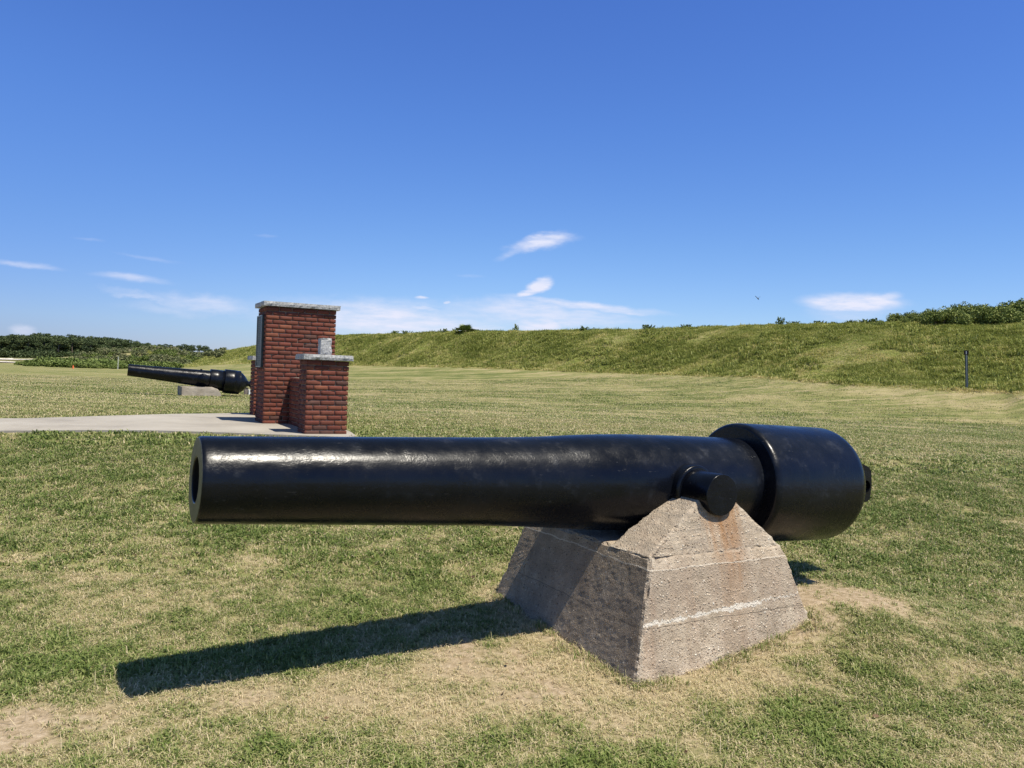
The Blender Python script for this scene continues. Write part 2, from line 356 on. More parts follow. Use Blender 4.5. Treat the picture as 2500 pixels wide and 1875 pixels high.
# ------------------------------------------------------------------ plaza
pm = M('plaza_concrete', .85, .25)
n1 = pm.noise(1.1, 6, .65, 'World'); n2 = pm.noise(14, 5, .6, 'World'); n3 = pm.voro(160, 'World')
pc = pm.ramp(n1, [(.3, (.26, .235, .20)), (.5, (.36, .33, .28)), (.72, (.43, .40, .345))])
pm.color(pm.mix(pm.mr(n2, .35, .7, 0, .35), pc, (.36, .33, .285)))
pm.bump(n3, .002, .6)
ptsn = [(-2.08, 10.46), (-2.6, 10.36), (-4.0, 10.36), (-5.2, 10.2), (-6.3, 9.95), (-7.6, 9.55), (-9, 9.1), (-11, 8.5), (-13.2, 7.9), (-13.5, 9.6), (-11, 10.2), (-9, 10.7), (-7.9, 11.05), (-7.27, 11.4), (-6.8, 12.0), (-6.4, 12.9), (-5.9, 13.8), (-5.2, 14.8), (-4.6, 15.3), (-3.9, 15.2), (-3.3, 14.4), (-2.9, 13.2), (-2.55, 12), (-2.2, 11.1)]
def catmull(P, n=5):
    out = []; m = len(P)
    for i in range(m):
        p0, p1, p2, p3 = [np.array(P[(i + j) % m]) for j in (-1, 0, 1, 2)]
        for s in range(n):
            t = s / n; out.append(.5 * ((2 * p1) + (-p0 + p2) * t + (2 * p0 - 5 * p1 + 4 * p2 - p3) * t * t + (-p0 + 3 * p1 - 3 * p2 + p3) * t ** 3))
    return out
PZ = EYE - .885
outl = catmull(ptsn)
def slab(name, pts, mat, zoff, thick):
    bm = bmesh.new(); vs = [bm.verts.new((p[0], p[1], 0)) for p in pts]; bm.faces.new(vs)
    for ax_ in (0, 1):                               # cut the outline into a fine grid so it can follow the ground
        lo_ = min(p[ax_] for p in pts); hi_ = max(p[ax_] for p in pts); c = lo_ + .25
        while c < hi_:
            co = [0, 0, 0]; no = [0, 0, 0]; co[ax_] = c; no[ax_] = 1
            bmesh.ops.bisect_plane(bm, geom=list(bm.verts) + list(bm.edges) + list(bm.faces), plane_co=co, plane_no=no); c += .25
    zz, _ = terrain(np.array([q.co.x for q in bm.verts]), np.array([q.co.y for q in bm.verts]))
    for q, z in zip(bm.verts, zz): q.co.z = z + zoff
    be = [e for e in bm.edges if len(e.link_faces) == 1]; ex = bmesh.ops.extrude_edge_only(bm, edges=be)
    for q in ex['geom']:
        if isinstance(q, bmesh.types.BMVert): q.co.z -= thick
    return link(name, bm_mesh(name, bm), mat)
tag(slab('path', outl, pm.m, .028, .3), kind='structure')

# ------------------------------------------------------------------ paint and concrete materials
def paint(name, scale=1.):
    m = M(name, .3, .26)
    big = m.noise(2.4, 4, .6); mid = m.noise(9, 5, .7); fine = m.noise(70, 3, .6); wav = m.noise(26, 3, .5, stretch=(.35, 1, 1))
    scr = m.noise(1, 6, .7, stretch=(9, 55, 55)); chips = m.voro(34)
    base = m.mix(m.mr(big, .4, .7), (.0030, .0038, .0065), (.006, .0075, .012))
    base = m.mix(m.mr(m.math('MULTIPLY', m.mr(mid, .52, .68), m.mr(big, .42, .6)), .15, .9, 0, .28), base, (.045, .050, .062))
    base = m.mix(m.mr(scr, .66, .74, 0, .5), base, (.18, .18, .18))
    base = m.mix(m.math('MULTIPLY', m.mr(chips, .035, .02), m.mr(mid, .55, .6)), base, (.35, .35, .34))
    m.color(base)
    m.rough(m.math('ADD', m.mr(mid, .35, .7, .20, .34), m.mr(big, .35, .65, -.02, .06)))
    h = m.math('ADD', m.math('MULTIPLY', fine, .11), m.math('MULTIPLY', wav, .38)); h = m.math('ADD', h, m.math('MULTIPLY', m.mr(mid, .5, .7), m.math('MULTIPLY', fine, .5)))
    m.bump(h, .006 * scale, .55)
    return m.m
PAINT = paint('black_gun_paint')
mb = M('bore_dark', .8, .2); mb.color((.006, .006, .007)); BORE = mb.m
fm = M('muzzle_face_paint', .45, .4); nn = fm.noise(28, 5, .7)
fm.color(fm.ramp(nn, [(.35, (.050, .050, .030)), (.62, (.095, .090, .058)), (.8, (.16, .145, .10))])); fm.bump(nn, .003, .5); FACE = fm.m

def rough_solid(name, bm, cut=.03, sm_it=2, amp=.004, edge=.008, seed=0, keep=None):
    """subdivide a solid finely and weather it: softened broken edges, pebbly skin"""
    bmesh.ops.recalc_face_normals(bm, faces=bm.faces)
    for _ in range(9):
        es = [e for e in bm.edges if e.calc_length() > cut * 1.5]
        if not es: break
        bmesh.ops.subdivide_edges(bm, edges=es, cuts=1, use_grid_fill=True)
        bmesh.ops.triangulate(bm, faces=[f for f in bm.faces if len(f.verts) > 4])
    bm.normal_update()
    for v in bm.verts:
        fn = [f.normal for f in v.link_faces]
        s = min((a.dot(b) for a in fn for b in fn), default=1)
        v.tag = s < .9
    sv = Vector((seed * 3.1, seed, 0))
    for v in bm.verts:
        p = v.co + sv; d = (mn.noise(p * 14) * .6 + mn.noise(p * 45) * .5) * amp
        if v.tag:
            d -= edge * (.35 + 1.1 * max(0, mn.noise(p * 6) + .15) + 1.5 * max(0, mn.noise(p * 17)) + .8 * mn.noise(p * 41))
        if keep and keep(v.co): d = 0
        v.co += v.normal * d
    return bm_mesh(name, bm)
def frustum(bm, levels):
    """levels: (x0,x1,y0,y1,z)"""
    rings = []
    for (x0, x1, y0, y1, z) in levels: rings.append([bm.verts.new(p) for p in ((x0, y0, z), (x1, y0, z), (x1, y1, z), (x0, y1, z))])
    for a, b in zip(rings, rings[1:]):
        for i in range(4): j = (i + 1) % 4; bm.faces.new((a[i], a[j], b[j], b[i]))
    bm.faces.new(rings[0][::-1]); bm.faces.new(rings[-1])

# ------------------------------------------------------------------ foreground gun
AZ, EL = R(29.41), R(-2.14)
P0 = Vector((.9622, 5.0982, -.6427 + EYE))       # trunnion axis crossing the bore axis
ST = 2.79
gun = empty('cannon', P0, (0, -EL, AZ))
tag(gun, 'large black cannon barrel with thick breech band, lying on the concrete pedestal in the foreground', 'cannon', 'black cannons on the lawn')
off = lambda pr: [(s - ST, r) for s, r in pr]
def dens(pr, step=.06):
    out = [pr[0]]
    for (a, b), (c, d) in zip(pr, pr[1:]):
        n = max(1, int(abs(c - a) / step))
        for i in range(1, n + 1): out.append((a + (c - a) * i / n, b + (d - b) * i / n))
    return out
xs_ = [0.02, .8, 1.5, 1.85, 2.15, 2.45, 2.9, 3.47]; rs_ = [.205, .2265, .246, .260, .283, .297, .3025, .303]
def cub(x):      # smooth monotone interpolation
    i = min(max(0, np.searchsorted(xs_, x) - 1), len(xs_) - 2); return np.interp(x, xs_, rs_)
X = np.linspace(.02, 3.47, 116); Rr = np.interp(X, xs_, rs_); ker = np.ones(9) / 9
Rs = np.convolve(np.pad(Rr, 4, mode='edge'), ker, 'valid')
Rs[-6:] = .303
prof = [(1.15, .0), (1.15, .103), (.9, .103), (.5, .103), (.2, .103), (.012, .103), (.004, .106), (0, .112), (0, .114), (0, .16), (0, .194), (0, .1955), (.002, .1995), (.006, .202), (.012, .2045)] + [(float(a), float(b)) for a, b in zip(X, Rs)] + [(3.5, .303), (3.5, 0)]
me = lathe('barrel', off(prof), 160)
barrel = link('barrel', me, PAINT, gun, True)
me.materials.append(BORE); me.materials.append(FACE)
for p in me.polygons:
    c = p.center; rr = math.hypot(c.y, c.z)
    if c.x < -ST + 1.3 and rr < .1045: p.material_index = 1
    elif c.x < -ST + .0015: p.material_index = 2
band = [(3.43, .2), (3.43, .30), (3.43, .378), (3.43, .380), (3.432, .387), (3.437, .393), (3.445, .399), (3.457, .4035), (3.475, .4055), (3.6, .406), (3.8, .406), (4.0, .406), (4.235, .4055)]
for i in range(1, 11):
    th = math.pi / 2 * i / 10; band.append((4.235 + .12 * math.sin(th), .3055 + .10 * math.cos(th)))
band += [(4.3552, .300), (4.3555, .20), (4.356, .12), (4.356, 0)]
link('breech_band', lathe('breech_band', off(dens(band, .2)), 160), PAINT, gun, True)
for sgn in (-1, 1):
    def sw(pr, sgn=sgn):
        me = lathe('t', pr, 96); co = np.zeros(len(me.vertices) * 3, np.float32); me.vertices.foreach_get('co', co); co = co.reshape(-1, 3)
        co = np.stack([co[:, 1], co[:, 0] * sgn, co[:, 2]], 1); me.vertices.foreach_set('co', co.ravel())
        if sgn > 0: me.flip_normals()
        me.update(); return me
    rb = link('rimbase', sw([(.15, .150), (.332, .150), (.343, .148), (.351, .142), (.352, .13), (.352, .1)]), PAINT, gun, True)
    tr = link('trunnion', sw([(.34, .121), (.45, .121), (.560, .121), (.5635, .1198), (.565, .1175), (.565, .1165), (.565, .1155), (.565, .06), (.565, 0)]), PAINT, gun, True)
# cascabel: bevelled block with a hole, behind the breech
bm = bmesh.new(); x0 = 4.352 - ST
outline = [(x0, -.15), (x0 + .22, -.155), (x0 + .40, -.12), (x0 + .415, .0), (x0 + .395, .12), (x0 + .33, .15), (x0 + .10, .185), (x0, .19)]
fr = [bm.verts.new((a, -.105, b)) for a, b in outline]; bk = [bm.verts.new((a, .085, b)) for a, b in outline]
bm.faces.new(fr); bm.faces.new(bk[::-1])
for i in range(len(fr)): j = (i + 1) % len(fr); bm.faces.new((fr[i], bk[i], bk[j], fr[j]))
bmesh.ops.bevel(bm, geom=[e for e in bm.edges], offset=.012, segments=2, affect='EDGES')
me = bm_mesh('cascabel', bm); bm = bmesh.new(); cyl_bm(bm, (x0 + .34, -.3, -.01), (x0 + .34, .3, -.01), .045, seg=40); cm = bm_mesh('c', bm)
me = boolean(me, [cm]); link('cascabel', me, PAINT if not me.materials else None, gun)
if me.materials and me.materials[0] is None: me.materials[0] = PAINT
bm = bmesh.new(); box_bm(bm, 4.10 - ST, 4.16 - ST, -.03, .03, .39, .43); 
bm.free()

# ------------------------------------------------------------------ concrete pedestal under it
PO = Vector((.90, 5.10, 0)); 
ped = empty('pedestal', (PO.x, PO.y, EYE - 1.60), (0, 0, AZ))
tag(ped, 'sloping weathered pebbly concrete pedestal with rust stains, carrying the large foreground cannon', 'pedestal')
def concrete(name, light=1.0):
    m = M(name, .92, .2); o = m.sep()
    peb = m.voro(60, out='Color'); pd = m.voro(60); peb2 = m.voro(135, out='Color'); pd2 = m.voro(135)
    big = m.noise(2.6, 5, .6); mid = m.noise(11, 5, .65); fine = m.noise(90, 4, .7)
    sp = m.n.new('ShaderNodeSeparateColor'); m.l.new(peb, sp.inputs[0]); sp2 = m.n.new('ShaderNodeSeparateColor'); m.l.new(peb2, sp2.inputs[0])
    mort = m.ramp(mid, [(.3, (.30 * light, .245 * light, .18 * light)), (.7, (.56 * light, .475 * light, .37 * light))])
    pebc = m.ramp(sp.outputs[0], [(0, (.20, .15, .11)), (.3, (.42, .33, .24)), (.65, (.58, .49, .38)), (.95, (.70, .62, .50)), (1, (.80, .76, .67))])
    pebc2 = m.ramp(sp2.outputs[0], [(0, (.16, .125, .095)), (.45, (.43, .355, .27)), (.93, (.62, .54, .43)), (1, (.76, .71, .62))])
    f1 = m.math('MULTIPLY', m.mr(pd, .42, .33), m.mr(sp.outputs[1], .50, .52)); f2 = m.math('MULTIPLY', m.mr(pd2, .42, .33), m.mr(sp2.outputs[1], .35, .38))
    c = m.mix(f2, mort, pebc2); c = m.mix(f1, c, pebc)
    c = m.mix(m.mr(big, .35, .7, .0, .5), c, (.20, .165, .13), 'MULTIPLY') if False else m.mix(m.mr(big, .42, .72, 0, .35), c, (.24, .21, .18))
    grain = m.noise(1, 5, .7, stretch=(3, 3, 75)); c = m.mix(m.math('MULTIPLY', m.mr(grain, .42, .62), m.mr(o[2], .62, .68, .06, .5)), c, (.20, .18, .155))
    lay = m.mr(m.math('ADD', o[2], m.math('MULTIPLY', mid, .03)), .345, .36, .0, 1.0); lay2 = m.math('MULTIPLY', lay, m.mr(o[2], .60, .585))
    c = m.mix(m.math('MULTIPLY', lay2, .20), c, (.30, .235, .19))
    vst = m.noise(1, 5, .7, stretch=(9, 9, 1.1)); c = m.mix(m.mr(vst, .50, .72, 0, .45), c, (.27, .20, .15)); c = m.mix(m.mr(vst, .42, .28, 0, .35), c, (.62, .56, .46))
    # rust stains run down below the trunnion on the outer face (local -Y side)
    run = m.noise(1, 5, .7, stretch=(16, 2, 1.5)); ax = m.math('ABSOLUTE', m.math('ADD', o[0], -.075))
    nrm = m.n.new('ShaderNodeTexCoord'); sn = m.n.new('ShaderNodeSeparateXYZ'); m.l.new(nrm.outputs['Normal'], sn.inputs[0]); side = m.mr(sn.outputs[1], -.5, -.8)
    rust = m.math('MULTIPLY', m.mr(m.math('ADD', ax, m.mr(run, .3, .7, -.09, .09)), .16, .0), side); rust = m.math('MULTIPLY', rust, m.mr(o[2], .25, .92, .10, 1.0))
    rust2 = m.math('MULTIPLY', m.mr(run, .52, .68), m.mr(o[2], .95, .2, .0, .35)); rust2 = m.math('MULTIPLY', m.math('ADD', m.math('MULTIPLY', rust2, 0), rust2), side)
    c = m.mix(m.math('MULTIPLY', rust, .85, True), c, (.30, .135, .04)); c = m.mix(m.math('MULTIPLY', rust2, .55, True), c, (.36, .19, .11))
    # lichen and painted-in grazing-light dimness on the face towards the muzzle (local -X)
    lich_dim = m.math('MULTIPLY', m.mr(sn.outputs[0], -.6, -.9), m.mr(m.noise(5, 5, .7), .35, .65, .30, .6))
    c = m.mix(lich_dim, c, (.13, .098, .072))
    # white lime seep along a pour line, and thin pour lines
    jag = m.noise(1, 6, .75, stretch=(22, 22, 3)); 
    zl = m.math('ADD', o[2], m.math('MULTIPLY', o[0], -.045)); zl = m.math('ADD', zl, m.mr(jag, .3, .7, -.012, .022))
    dl = m.math('ABSOLUTE', m.math('ADD', zl, -.345)); wdt = m.mr(m.noise(3.3, 2), .45, .65, .003, .018)
    lime = m.math('LESS_THAN', dl, wdt); c = m.mix(m.math('MULTIPLY', m.math('MULTIPLY', lime, side), m.mr(fine, .3, .6, .35, .8)), c, (.74, .71, .64))
    zz = m.math('ADD', o[2], m.mr(m.noise(7, 3), .3, .7, -.006, .006))
    for zl_, wd in ((.585, .0035), (.30, .0028)):
        c = m.mix(m.math('MULTIPLY', m.math('LESS_THAN', m.math('ABSOLUTE', m.math('ADD', zz, -zl_)), wd), .6), c, (.62, .56, .47) if zl_ > .5 else (.12, .10, .08))
    pit = m.math('MULTIPLY', m.math('LESS_THAN', m.voro(24), .10), m.mr(mid, .45, .55)); c = m.mix(m.math('MULTIPLY', pit, .8), c, (.03, .025, .02))
    # clean broken edges are lighter
    pt = m.mr(m.geo.outputs['Pointiness'], .53, .58, 0, .8); c = m.mix(m.math('MULTIPLY', pt, m.mr(mid, .35, .6)), c, (.62, .57, .48))
    c = m.mix(.8, c, (1.06, 1.03, .99), 'MULTIPLY')
    m.color(c)
    h = m.math('ADD', m.math('MULTIPLY', m.mr(pd, .42, .15), m.mr(sp.outputs[1], .3, .7, .12, .6)), m.math('MULTIPLY', m.mr(pd2, .45, .1), .3)); h = m.math('ADD', h, m.math('MULTIPLY', fine, .5)); h = m.math('ADD', h, m.math('MULTIPLY', mid, .25))
    m.bump(h, .0085, 1.0); return m.m
CONC = concrete('pebbly_concrete')
bm = bmesh.new()
# z measured from the root (0.03 below the near ground)
frustum(bm, [(-.755, .775, -.87, .87, -.25), (-.692, .715, -.795, .795, .03), (-.525, .525, -.672, .672, .585), (-.500, .500, -.640, .640, .650)])
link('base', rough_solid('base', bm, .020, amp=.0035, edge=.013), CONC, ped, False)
for sgn in (-1, 1):
    bm = bmesh.new()
    yo = lambda w: sgn * w
    A = [(-.490, .655 - .012), (.490, .655 - .012)]; tp = .935
    def ring(w): return [bm.verts.new((x, yo(w(z)), z)) for x, z in ((-.512, .640), (.505, .640), (.20, .925), (.155, .940), (-.02, .940), (-.06, .925))]
    ro_ = ring(lambda z: .640 - (z - .64) * .38); ri_ = ring(lambda z: .285)
    n = 6
    bm.faces.new(ro_); bm.faces.new(ri_[::-1])
    for i in range(n): j = (i + 1) % n; bm.faces.new((ro_[i], ri_[i], ri_[j], ro_[j]))
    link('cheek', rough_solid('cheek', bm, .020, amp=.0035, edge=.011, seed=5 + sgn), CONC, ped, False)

# ------------------------------------------------------------------ brick monument
MAZ = R(27); B0 = Vector((-3.82, 12.29, PZ))
mon = empty('brick_monument', B0, (0, 0, MAZ))
tag(mon, 'red brick monument with tall pillar, lower side piers, granite caps and a dark plaque', 'monument')
bk = M('red_brick', .85, .25); bc = bk.attr('tint', out='Color'); nn = bk.noise(16, 5, .7, stretch=(.6, .6, 1.8)); nf = bk.noise(80, 4, .7)
col = bk.mix(bk.mr(nn, .4, .75, 0, .55), bc, (.085, .030, .022)); col = bk.mix(bk.mr(nf, .6, .75, 0, .35), col, (.30, .17, .12)); bk.color(col)
bk.bump(bk.math('ADD', nn, bk.math('MULTIPLY', nf, .5)), .006, .9)
mo = M('mortar', .95, .1); mo.color(mo.ramp(mo.noise(9, 4), [(.3, (.24, .20, .16)), (.7, (.42, .36, .29))])); mo.bump(mo.noise(60, 3), .003, .6)
CH, BL = .0677, .1965
def brick_block(name, parent, x0, x1, y0, y1, h, seed, skip=()):
    r = random.Random(seed); nrow = round(h / CH); ch = h / nrow; jt = .0105; dep = .019
    core = bmesh.new(); box_bm(core, x0 + dep, x1 - dep, y0 + dep, y1 - dep, -.02, h - .001)
    V = []; Fs = []; C = []
    def add(ax, fixed, sg, a, b, z0, z1):
        # brick whose face lies on plane `fixed` of axis ax with outward sign sg, spanning a..b along the other axis
        o = r.uniform(-.003, .003); q = []
        nx, nz = 5, 3; ja = [r.uniform(-.0022, .0022) for _ in range(4)]
        base = len(V); chip = r.random() < .12; cc = r.choice((0, 1))
        for layer in (0, 1):
            for iz in range(nz + 1):
                for ix in range(nx + 1):
                    u = a + (b - a) * ix / nx; z = z0 + (z1 - z0) * iz / nz; d = (fixed + sg * o) if layer else fixed - sg * .03
                    ed = (ix in (0, nx)) + (iz in (0, nz))
                    if layer:
                        d -= sg * (.0035 * (ed > 0) + .004 * (ed > 1) + r.uniform(-.0012, .0012))
                        z += r.uniform(-.0022, .0022) * (iz in (0, nz)); u += r.uniform(-.002, .002) * (ix in (0, nx))
                        if chip and ix in ((0, 1) if cc else (nx - 1, nx)) and iz >= nz - 1: d -= sg * r.uniform(.004, .012)
                    V.append((d, u, z) if ax == 0 else (u, d, z))
        w = nx + 1; L1 = base + w * (nz + 1)
        fl = (sg > 0) == (ax == 0)
        def fa(*i): Fs.append(i if fl else i[::-1])
        for iz in range(nz):
            for ix in range(nx): p = L1 + iz * w + ix; fa(p, p + 1, p + w + 1, p + w)
        for ix in range(nx):
            p = base + ix; fa(p, p + 1, L1 + ix + 1, L1 + ix); p = base + nz * w + ix; t = L1 + nz * w + ix; fa(t, t + 1, p + 1, p)
        for iz in range(nz):
            p = base + iz * w; t = L1 + iz * w; fa(p, t, t + w, p + w); p = base + iz * w + nx; t = L1 + iz * w + nx; fa(t, p, p + w, t + w)
        k = r.random()
        if k < .07: c = (.105, .052, .040)
        elif k < .32: c = (.150, .050, .032)
        elif k < .44: c = (.215, .075, .042)
        else: c = (.158, .047, .031)
        g = r.uniform(.82, 1.2); c = tuple(q_ * g for q_ in c)
        C.extend([c] * (2 * w * (nz + 1)))
    for i in range(nrow):
        z0 = i * ch + jt / 2; z1 = (i + 1) * ch - jt / 2
        for fi, (ax, fixed, sg, lo, hi) in enumerate(((1, y0, -1, x0, x1), (1, y1, 1, x0, x1), (0, x0, -1, y0, y1), (0, x1, 1, y0, y1))):
            if fi in skip: continue
            odd = (i + (ax == 0)) % 2
            u = lo; first = True; cuts = [lo]
            u = lo + (BL / 2 if odd else BL)
            while u < hi - .035: cuts.append(u); u += BL
            cuts.append(hi)
            if len(cuts) > 2 and cuts[-1] - cuts[-2] < .04: cuts.pop(-2)
            for a, b in zip(cuts, cuts[1:]):
                a2 = a + (jt / 2 if a > lo + 1e-6 else (.004 if ax == 0 else 0)); b2 = b - (jt / 2 if b < hi - 1e-6 else (.004 if ax == 0 else 0))
                add(ax, fixed, sg, a2, b2, z0, z1)
    o = link(name, None or mesh_np(name, V, Fs), bk.m, parent)
    ca = o.data.color_attributes.new('tint', 'FLOAT_COLOR', 'POINT'); arr = np.ones((len(V), 4), np.float32); arr[:, :3] = C; ca.data.foreach_set('color', arr.ravel())
    link('mortar_core', bm_mesh('mortar_core', core), mo.m, o)
    return o
gr = M('grey_granite', .7, .35); g1 = gr.noise(42, 5, .8); g2 = gr.noise(5, 4)
gr.color(gr.mix(gr.mr(g2, .4, .7, 0, .3), gr.ramp(g1, [(.3, (.17, .175, .18)), (.5, (.40, .40, .39)), (.72, (.66, .66, .64))]), (.30, .30, .29)))
gr.bump(gr.math('ADD', g1, gr.noise(20, 4, .7)), .012, .9); GRAN = gr.m
def granite(name, parent, x0, x1, y0, y1, z0, z1, seed=0, keeptop=True):
    bm = bmesh.new(); box_bm(bm, x0, x1, y0, y1, z0, z1)
    zt = z1
    me = rough_solid(name, bm, .028, amp=.016, edge=.010, seed=seed, keep=(lambda c: False))
    if keeptop:
        for v in me.vertices:
            if v.co.z > zt - .02: v.co.z = zt - abs(v.co.z - zt) * .25
            if v.co.z < z0 + .01: v.co.z = z0 + .004
    return link(name, me, GRAN, parent)
pil = brick_block('pillar', mon, 0, 1.083, 0, .72, 1.83, 1)
granite('cap', pil, -.055, 1.14, -.055, .775, 1.832, 1.908, 1)
for (ya, yb, wa, wb, sd) in ((-2.0, -1.55, -1.548, -.002, 11), (2.16, 2.61, .722, 2.158, 21)):
    pr = brick_block('pier', mon, .20, .768, ya, yb, 1.006, sd)
    granite('cap', pr, .145, .823, ya - .055, yb + .055, 1.008, 1.084, sd + 1)
    fb = granite('finial_block', pr, .405, .565, (ya + yb) / 2 - .08, (ya + yb) / 2 + .08, 1.086, 1.312, sd + 2, False)
    w = brick_block('wing_wall', mon, .385, .585, wa, wb, .745, sd + 3, skip=(0, 1))
# plaque on the face towards the walk (local -X)
pq = M('dark_bronze', .5, .5); pq.b.inputs['Metallic'].default_value = .6; pq.color(pq.ramp(pq.noise(18, 4), [(.3, (.045, .055, .052)), (.7, (.09, .105, .10))]))
pf = M('bronze_edge', .4, .5); pf.b.inputs['Metallic'].default_value = .7; pf.color((.28, .29, .27))
bm = bmesh.new(); box_bm(bm, -.030, .004, .17, .60, .885, 1.70)
plq = link('plaque', bm_mesh('plaque', bm), pq.m, pil)
bm = bmesh.new()
for (a, b, c, d) in ((.17, .60, 1.682, 1.70), (.17, .60, .885, .903), (.17, .188, .903, 1.682), (.582, .60, .903, 1.682)): box_bm(bm, -.042, -.0305, a, b, c, d)
link('plaque_frame', bm_mesh('plaque_frame', bm), pf.m, plq)
bm = bmesh.new(); rr = random.Random(4); z = 1.63
while z > .94:
    y = .215 + (rr.random() * .05 if rr.random() < .3 else 0)
    while y < .54:
        w = rr.uniform(.018, .05); box_bm(bm, -.0335, -.0301, y, min(y + w, .555), z, z + .014); y += w + .012
    z -= .030
plt = M('worn_lettering', .5, .4); plt.color((.14, .15, .145)); link('lettering', bm_mesh('lettering', bm), plt.m, plq)

# ------------------------------------------------------------------ second gun
G0k, G0e = bearing(312, 903)
gm0 = Vector((G0k * 24, 24, G0e * 24 + EYE))
g2az, g2el = R(26), R(-5.2)
a2 = Vector((math.cos(g2az) * math.cos(g2el), math.sin(g2az) * math.cos(g2el), math.sin(g2el)))
gun2 = empty('cannon', gm0 + a2 * 2.12, (0, -g2el, g2az))
tag(gun2, 'distant black cannon with raised muzzle and stepped bands, left of the brick monument', 'cannon', 'black cannons on the lawn')
S2 = 2.12; off2 = lambda pr: [(s - S2, r) for s, r in pr]
PAINT2 = PAINT
pr = [(.8, 0), (.8, .09), (0.01, .09), (0, .095), (0, .172), (.004, .177), (.012, .178), (.5, .193), (1.0, .214), (1.5, .238), (1.9, .258), (2.3, .27), (2.34, .27), (2.34, 0)]
link('barrel', lathe('barrel2', off2(dens(pr, .12)), 72), PAINT2, gun2, True)
link('reinforce_band', lathe('band2', off2([(2.32, .26), (2.32, .315), (2.325, .322), (2.335, .326), (2.5, .328), (2.76, .328), (2.76, .3)]), 72), PAINT2, gun2, True)
link('breech_band', lathe('band3', off2([(2.75, .3), (2.75, .363), (2.755, .371), (2.765, .376), (3.0, .378), (3.08, .378), (3.081, .375), (3.22, .375), (3.235, .37), (3.24, .35)]), 72), PAINT2, gun2, True)
link('breech', lathe('breech', off2([(3.235, .340), (3.25, .330), (3.30, .300), (3.37, .235), (3.43, .165), (3.455, .11), (3.50, .08), (3.56, .08), (3.56, 0)]), 72), PAINT2, gun2, True)
bm = bmesh.new(); cyl_bm(bm, (3.66 - S2, -.05, 0), (3.66 - S2, .05, 0), .15, seg=40); m1 = bm_mesh('r', bm)
bm = bmesh.new(); cyl_bm(bm, (3.67 - S2, -.2, 0), (3.67 - S2, .2, 0), .10, seg=40); m2 = bm_mesh('r2', bm)
me = boolean(m1, [m2]); link('cascabel_ring', me, PAINT2, gun2)
bm = bmesh.new(); box_bm(bm, 3.45 - S2, 3.54 - S2, -.045, .045, -.07, .07); link('cascabel_neck', bm_mesh('neck', bm), PAINT2, gun2)
for sgn in (-1, 1):
    def sw2(pr, sgn=sgn):
        me = lathe('t', pr, 56); co = np.zeros(len(me.vertices) * 3, np.float32); me.vertices.foreach_get('co', co); co = co.reshape(-1, 3)
        co = np.stack([co[:, 1], co[:, 0] * sgn, co[:, 2]], 1); me.vertices.foreach_set('co', co.ravel())
        if sgn > 0: me.flip_normals()
        me.update(); return me
    link('rimbase', sw2([(.1, .155), (.30, .155), (.315, .145), (.315, .1)]), PAINT2, gun2, True)
    link('trunnion', sw2([(.30, .115), (.46, .115), (.466, .110), (.466, 0)]), PAINT2, gun2, True)
bm = bmesh.new(); box_bm(bm, 2.02 - S2, 2.08 - S2, -.025, .025, .24, .29); link('sight', bm_mesh('sight', bm), PAINT2, gun2)
bm = bmesh.new(); box_bm(bm, .05 - S2, .075 - S2, -.012, .012, .17, .20); link('front_sight', bm_mesh('sight2', bm), PAINT2, gun2)

# its concrete block
T2 = gm0 + a2 * 2.12
cm2 = M('plain_concrete', .9, .2); n1 = cm2.noise(4, 5, .6); o_ = cm2.sep()
c = cm2.ramp(n1, [(.3, (.30, .255, .20)), (.7, (.43, .375, .305))])
c = cm2.mix(cm2.math('MULTIPLY', cm2.mr(cm2.math('ADD', o_[0], cm2.mr(cm2.noise(6, 4), .3, .7, -.1, .1)), .36, .42), cm2.mr(o_[2], .16, .24)), c, (.66, .56, .38)); cm2.color(c); cm2.bump(cm2.noise(50, 4), .004, .7)
gzb = gz(T2.x, T2.y)
bs = empty('gun_block', (T2.x, T2.y, gzb), (0, 0, R(31))); 
tag(bs, 'low tan concrete block with a broken corner, under the distant cannon', 'block')
def block(y0, y1, seed):
    bm = bmesh.new(); zt = T2.z - gzb - .255
    pts = [(-.66, -.2), (.50, -.2), (.50, zt - .20), (.40, zt - .06), (.22, zt), (-.66, zt)]
    fr = [bm.verts.new((x, y0, z)) for x, z in pts]; bk_ = [bm.verts.new((x, y1, z)) for x, z in pts]
    bm.faces.new(fr); bm.faces.new(bk_[::-1])
    for i in range(6): j = (i + 1) % 6; bm.faces.new((fr[i], bk_[i], bk_[j], fr[j]))
    return rough_solid('slab', bm, .05, amp=.008, edge=.012, seed=seed)
link('slab', block(-.42, .42, 3), cm2.m, bs)
# small stone post and white block by the breech
k, e = bearing(600, 968); yy = 27.2
st = empty('stone_post', (k * yy, yy, gz(k * yy, yy)), (0, 0, R(27)))
tag(st, 'short brown-grey stone post with dark slanted top, between the distant cannon and the brick monument', 'post')
pmz = M('grey_stone', .9, .2); pmz.color(pmz.ramp(pmz.noise(14, 4), [(.3, (.13, .11, .10)), (.7, (.24, .205, .18))])); pmt = M('dark_top', .7, .3); pmt.color((.03, .03, .032))
bm = bmesh.new(); frustum(bm, [(-.06, .06, -.09, .09, -.05), (-.06, .06, -.09, .09, .205)]); link('shaft', bm_mesh('shaft', bm), pmz.m, st)
bm = bmesh.new(); v = box_bm(bm, -.07, .07, -.1, .1, .207, .225); v[4].co.z = v[7].co.z = .265; link('top', bm_mesh('top', bm), pmt.m, st)
k, e = bearing(614, 968)
wb = M('white_paint', .6, .3); wb.color((.75, .75, .74))
